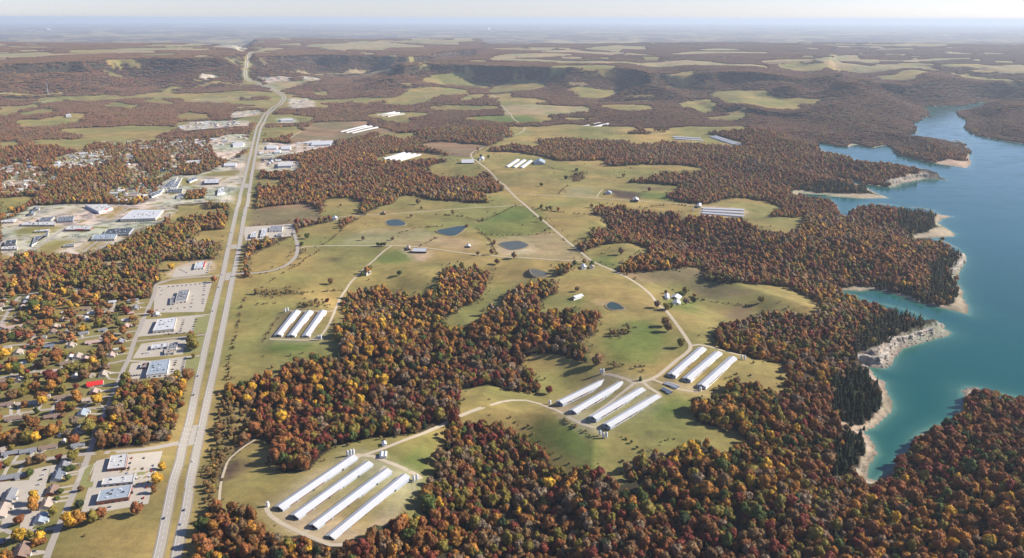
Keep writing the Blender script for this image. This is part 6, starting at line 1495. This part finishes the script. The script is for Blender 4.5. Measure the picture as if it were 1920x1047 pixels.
# single trees in fields and gardens that the photograph picks out: x, y at the foot, crown radius, tone, label
LONE = [(849,403,6.5,4,'round dark tree alone above the gravel lane'),(784,384,8,6,'pale brown spreading tree alone below the wood edge'),(790,393,4,5,'small dark tree beside the upper gravel lane'),(771,408,5,6,'brown tree at the rim of the round blue pond'),(875,428,5.5,6,'brown tree at the right end of the long pond'),(681,451,5,6,'small brown tree alone in the mown pasture'),(736,451,5,6,'small brown tree beside the white feeder in the pasture'),(709,462,5.5,5,'dark tree, left of a row of three on the gravel road'),(715,462,5,5,'dark tree, middle of a row of three on the gravel road'),(721,462,5.5,5,'dark tree, right of a row of three on the gravel road'),
 (922,478,6.5,6,'brown round tree above the gravel road near the grey pond'),(896,479,5,6,'brown tree on the gravel road verge'),(576,448,7.5,5,'large dark green tree beside the paved street'),(566,461,6,5,'dark round bush at the street bend'),(749,517,6.5,5,'round dark tree alone in the middle pasture'),(639,387,4,6,'small tree in the tan field beside the brown field'),(927,459,5.5,6,'brown tree between the ponds at the fence line'),(905,416,4.5,5,'small dark tree at the edge of the green field'),(932,496,7,6,'bare brown tree at the tip of the wood'),(1015,350,6.5,5,'round dark tree in the pasture above the cross lane'),(1169,333,7.5,4,'olive tree alone on the upper meadow'),(1217,360,7,3,'dark red brown tree right of the ploughed square'),(1061,338,8,5,'dark tree at the left of the bare thicket'),(1081,322,7,5,'dark tree at the fence corner of the upper meadow'),
 (1014,416,7,4,'olive tree on the diagonal road'),(1022,435,4,6,'small brown tree on a bare patch in the green field'),(1164,478,8,6,'brown spreading tree alone in the notch meadow'),(1015,392,6,4,'leftmost tree of the row beyond the diagonal road'),(1025,394,5,4,'second tree of the row beyond the diagonal road'),(1032,394,7,4,'tallest tree of the row beyond the diagonal road'),(1047,397,6,1,'orange tree ending the row beyond the diagonal road'),(1109,390,6,6,'brown tree at the left tip of the ridge wood'),(964,485,7.5,6,'brown tree on the gravel road at the tan field corner'),(1077,500,7,5,'dark tree left of the white farmhouse at the crossing'),(1070,505,6,5,'dark tree below left of the white farmhouse'),(1058,516,8,6,'bare brown tree lowest of the farmhouse group'),(1095,495,6,6,'brown tree on the gravel road by the crossing'),(1110,501,7,5,'dark tree at the gravel crossing'),
 (620,534,7,6,'brown tree alone in the lower pasture'),(614,567,5.5,3,'dark red bush between thicket and farm lane'),(1082,547,6,6,'pale brown tree above the livestock shelter'),(1247,612,9,6,'bare dark tree beside the diagonal road, upper'),(1252,622,9,6,'bare dark tree beside the diagonal road, lower'),(1276,652,8,4,'round olive tree left of the gravel fork'),(1427,568,8,4,'olive tree alone in the right hand field'),(1121,685,12,6,'huge brown oak standing clear at the wood tip'),(1153,689,5,6,'small brown bush right of the huge oak'),(1029,739,7,3,'dark bare tree in the slope above the farm bins'),(1201,714,4,5,'small dark cedar at the gravel junction'),(1250,582,8,4,'olive tree left of the hilltop farmstead'),(1256,580,7,5,'dark tree in front of the hilltop farmstead'),(1277,560,9,5,'dark tree behind the hilltop barn'),(1285,552,8,4,'tallest tree of the hilltop farmstead'),(1286,572,8,7,'pale grey tree right of the hilltop farmhouse'),(1300,569,7,5,'dark green tree right of the hilltop farmstead'),(1302,558,5,1,'small orange tree right of the hilltop farmstead'),(1232,578,8,7,'pale brown tree across the road from the farmstead'),(1248,552,4.5,6,'small tree above the farmstead shed'),
 (902,297,7,5,'dark tree left of the roadside farmhouse'),(916,298,7,5,'dark tree right of the roadside farmhouse'),(688,514,8,1,'orange tree over the farm lane house'),(694,508,7,4,'olive tree over the farm lane house'),(680,518,5,5,'dark tree left of the farm lane house'),
 (132,990,9.5,2,'big golden orange tree at the street bend, left half'),(148,986,10,1,'big orange tree at the street bend, right half'),(176,981,8,4,'olive tree on the edge of the mown field'),(191,974,7,8,'pinkish russet tree on the edge of the mown field'),(257,966,8,8,'russet red tree alone on the mown field'),(66,944,7.5,2,'upper golden tree in the paved yard'),(64,958,7.5,1,'lower orange tree in the paved yard'),(38,1016,9,2,'big golden tree above the bottom left house'),(57,1010,5,4,'small olive tree right of the big golden tree'),(73,1023,4.5,8,'small russet tree near the lower street'),(37,984,6.5,8,'round russet tree by the lower left drive'),(15,876,6,4,'round olive tree on the lower side street'),(78,868,7.5,6,'brown tree over the lower side street'),(68,870,6,6,'brown tree left of a pair over the side street'),(139,864,8,4,'dark olive tree at the street corner by the grey house'),(111,864,5,3,'small dark red tree at the street corner'),(139,833,7.5,8,'russet tree alone on the corner lawn'),(183,759,9,2,'golden orange tree right of the frontage street houses'),(127,885,5,5,'bush right of the grey corner house'),(136,882,5,5,'dark bush at the frontage street driveway'),(128,901,4.5,5,'bush right of the slate roofed house'),(114,926,4.5,5,'bush right of the brown roofed street house'),(107,940,4,5,'bush right of the tan roofed street house'),(100,969,6,4,'olive tree right of the blue grey roofed house'),(57,894,5.5,5,'round dark tree right of the long grey house'),(78,1000,5,5,'bush below the street bend'),(9,832,9,1,'orange tree at the left edge above the side street'),(30,834,11,6,'broad brown tree above the grey roofed row'),(52,832,11,4,'broad olive tree above the grey roofed row'),(67,830,8,2,'yellow olive tree above the grey roofed row'),
 (155,558,9,8,'russet tree above the cul de sac houses'),(108,556,9,8,'tall russet tree over the curved street'),(62,580,12,5,'large dark tree beside the curved street'),(95,580,12,4,'broad olive tree group beside the curved street'),(132,578,7,2,'yellow tree above the cul de sac'),(178,572,8,1,'orange tree above the right cul de sac house'),(188,600,10,8,'bright orange russet tree right of the white cul de sac house'),(185,615,9,4,'olive tree below the bright orange tree'),(153,625,8,2,'golden tree over a dark shadow near the street'),(92,615,9,1,'bright orange tree in the upper suburb'),(75,625,9,8,'russet tree left of the bright orange one'),(40,600,8,4,'olive yellow tree right of the curved street'),(33,636,9,3,'dark red tree by the left edge street'),(22,640,9,5,'green tree by the left edge street'),(209,630,6,6,'narrow brown tree beside the side street'),(236,590,8,3,'maroon tree left of the frontage street'),(248,602,6,1,'small orange tree at the frontage street'),(6,675,9,2,'golden tree at the left edge'),(20,700,9,2,'yellow tree group at the left edge street'),(60,680,8,2,'yellow tree in the middle suburb'),(85,690,9,6,'brown tree in the middle suburb'),(110,682,7,1,'orange tree in the middle suburb'),(175,690,10,2,'yellow tree over the second side street'),(160,700,10,4,'dark olive tree over the second side street'),(97,735,9,1,'orange red tree behind the middle houses'),(55,735,10,4,'olive trees behind the middle houses'),(25,750,9,6,'brown grey tree alone at left'),(145,755,9,1,'orange tree left of the frontage houses'),(135,770,8,4,'dark olive tree above the white roofed house'),(80,760,8,2,'golden tree between the lower middle houses'),(217,563,10,4,'olive tree group left of the frontage street top'),(196,560,8,4,'tall olive tree above the frontage street'),(262,560,9,4,'olive tree near the top of the frontage street'),(322,507,9,2,'golden tree left of the fuel station'),(155,712,7,6,'brown tree beside the tan long house')]
LONEW = at([(l[0], l[1]) for l in LONE])
for l, P in zip(LONE, LONEW):
    ti = l[3]; rr = l[2]; ki = K_BARE[0] if ti == 7 or 'bare' in l[4] else K_HI[RS.randint(len(K_HI))]
    if 'cedar' in l[4]: ki = K_CED[0]
    col = TONES[ti] * RS.uniform(.9, 1.15)
    if l[1] < 480: rr *= 1.05
    tree_thing((P[0], P[1], ground_z(P[0], P[1])[0] - .2), ki, (rr * .95, rr, min(rr, 9) * (.72 if 'bush' in l[4] else .98)), RS.uniform(0, 6), col, ti, l[4], group=None)
# everything beyond the three hundred: one woodland, set out point by point
def woodland(name, sel):
    me = bpy.data.meshes.new(name); P = PT['pos'][sel]
    me.vertices.add(len(P)); me.vertices.foreach_set('co', P.astype(np.float32).ravel())
    for nm, ty, key in (('kind_index', 'INT', 'kind'),):
        a = me.attributes.new(nm, ty, 'POINT'); a.data.foreach_set('value', PT[key][sel].astype(np.int32))
    a = me.attributes.new('turn', 'FLOAT', 'POINT'); a.data.foreach_set('value', PT['rot'][sel].astype(np.float32))
    a = me.attributes.new('size', 'FLOAT_VECTOR', 'POINT'); a.data.foreach_set('vector', PT['scl'][sel].astype(np.float32).ravel())
    a = me.attributes.new('tone', 'FLOAT_VECTOR', 'POINT'); a.data.foreach_set('vector', PT['tone'][sel].astype(np.float32).ravel())
    o = link(name, me)
    ng = bpy.data.node_groups.new(name + '_planting', 'GeometryNodeTree')
    ng.interface.new_socket('Geometry', in_out='INPUT', socket_type='NodeSocketGeometry'); ng.interface.new_socket('Geometry', in_out='OUTPUT', socket_type='NodeSocketGeometry')
    N = ng.nodes; gi = N.new('NodeGroupInput'); go = N.new('NodeGroupOutput')
    ins = N.new('GeometryNodeInstanceOnPoints'); ci_ = N.new('GeometryNodeCollectionInfo'); ci_.inputs['Collection'].default_value = PROTO; ci_.inputs['Separate Children'].default_value = True; ci_.inputs['Reset Children'].default_value = True
    def na(nm, ty):
        q = N.new('GeometryNodeInputNamedAttribute'); q.data_type = ty; q.inputs['Name'].default_value = nm; return [s for s in q.outputs if s.enabled][0]
    Lk = ng.links.new
    Lk(gi.outputs[0], ins.inputs['Points']); Lk(ci_.outputs[0], ins.inputs['Instance']); ins.inputs['Pick Instance'].default_value = True
    Lk(na('kind_index', 'INT'), ins.inputs['Instance Index'])
    cx = N.new('ShaderNodeCombineXYZ'); Lk(na('turn', 'FLOAT'), cx.inputs['Z']); e2r = N.new('FunctionNodeEulerToRotation'); Lk(cx.outputs[0], e2r.inputs[0]); Lk(e2r.outputs[0], ins.inputs['Rotation'])
    Lk(na('size', 'FLOAT_VECTOR'), ins.inputs['Scale']); Lk(ins.outputs[0], go.inputs[0])
    md = o.modifiers.new('planting', 'NODES'); md.node_group = ng
    return tag(o, kind='stuff')
tag(woodland('autumn_woodland', np.nonzero(keep)[0]), 'autumn woodland of rust, orange and gold trees over the hills', 'woodland')
print('trees', len(PT['pos']))
settle_labels()

# ------------------------------------------------------------------ haze
hm = bpy.data.materials.new('haze_air'); hm.use_nodes = True
ht = hm.node_tree; ht.nodes.clear()
pv = ht.nodes.new('ShaderNodeVolumePrincipled'); pv.inputs['Color'].default_value = (.73, .84, .96, 1)
pv.inputs['Density'].default_value = 2.9e-5; pv.inputs['Anisotropy'].default_value = .15
hout = ht.nodes.new('ShaderNodeOutputMaterial'); ht.links.new(pv.outputs[0], hout.inputs['Volume'])
zb = float(GZ.min()) - 1.0
hb = MB().box(-100000, 100000, -100000, 100000, zb, CAM_H + 45, bottom=True)
tag(link('haze', hb.mesh('haze', hm)), kind='stuff')
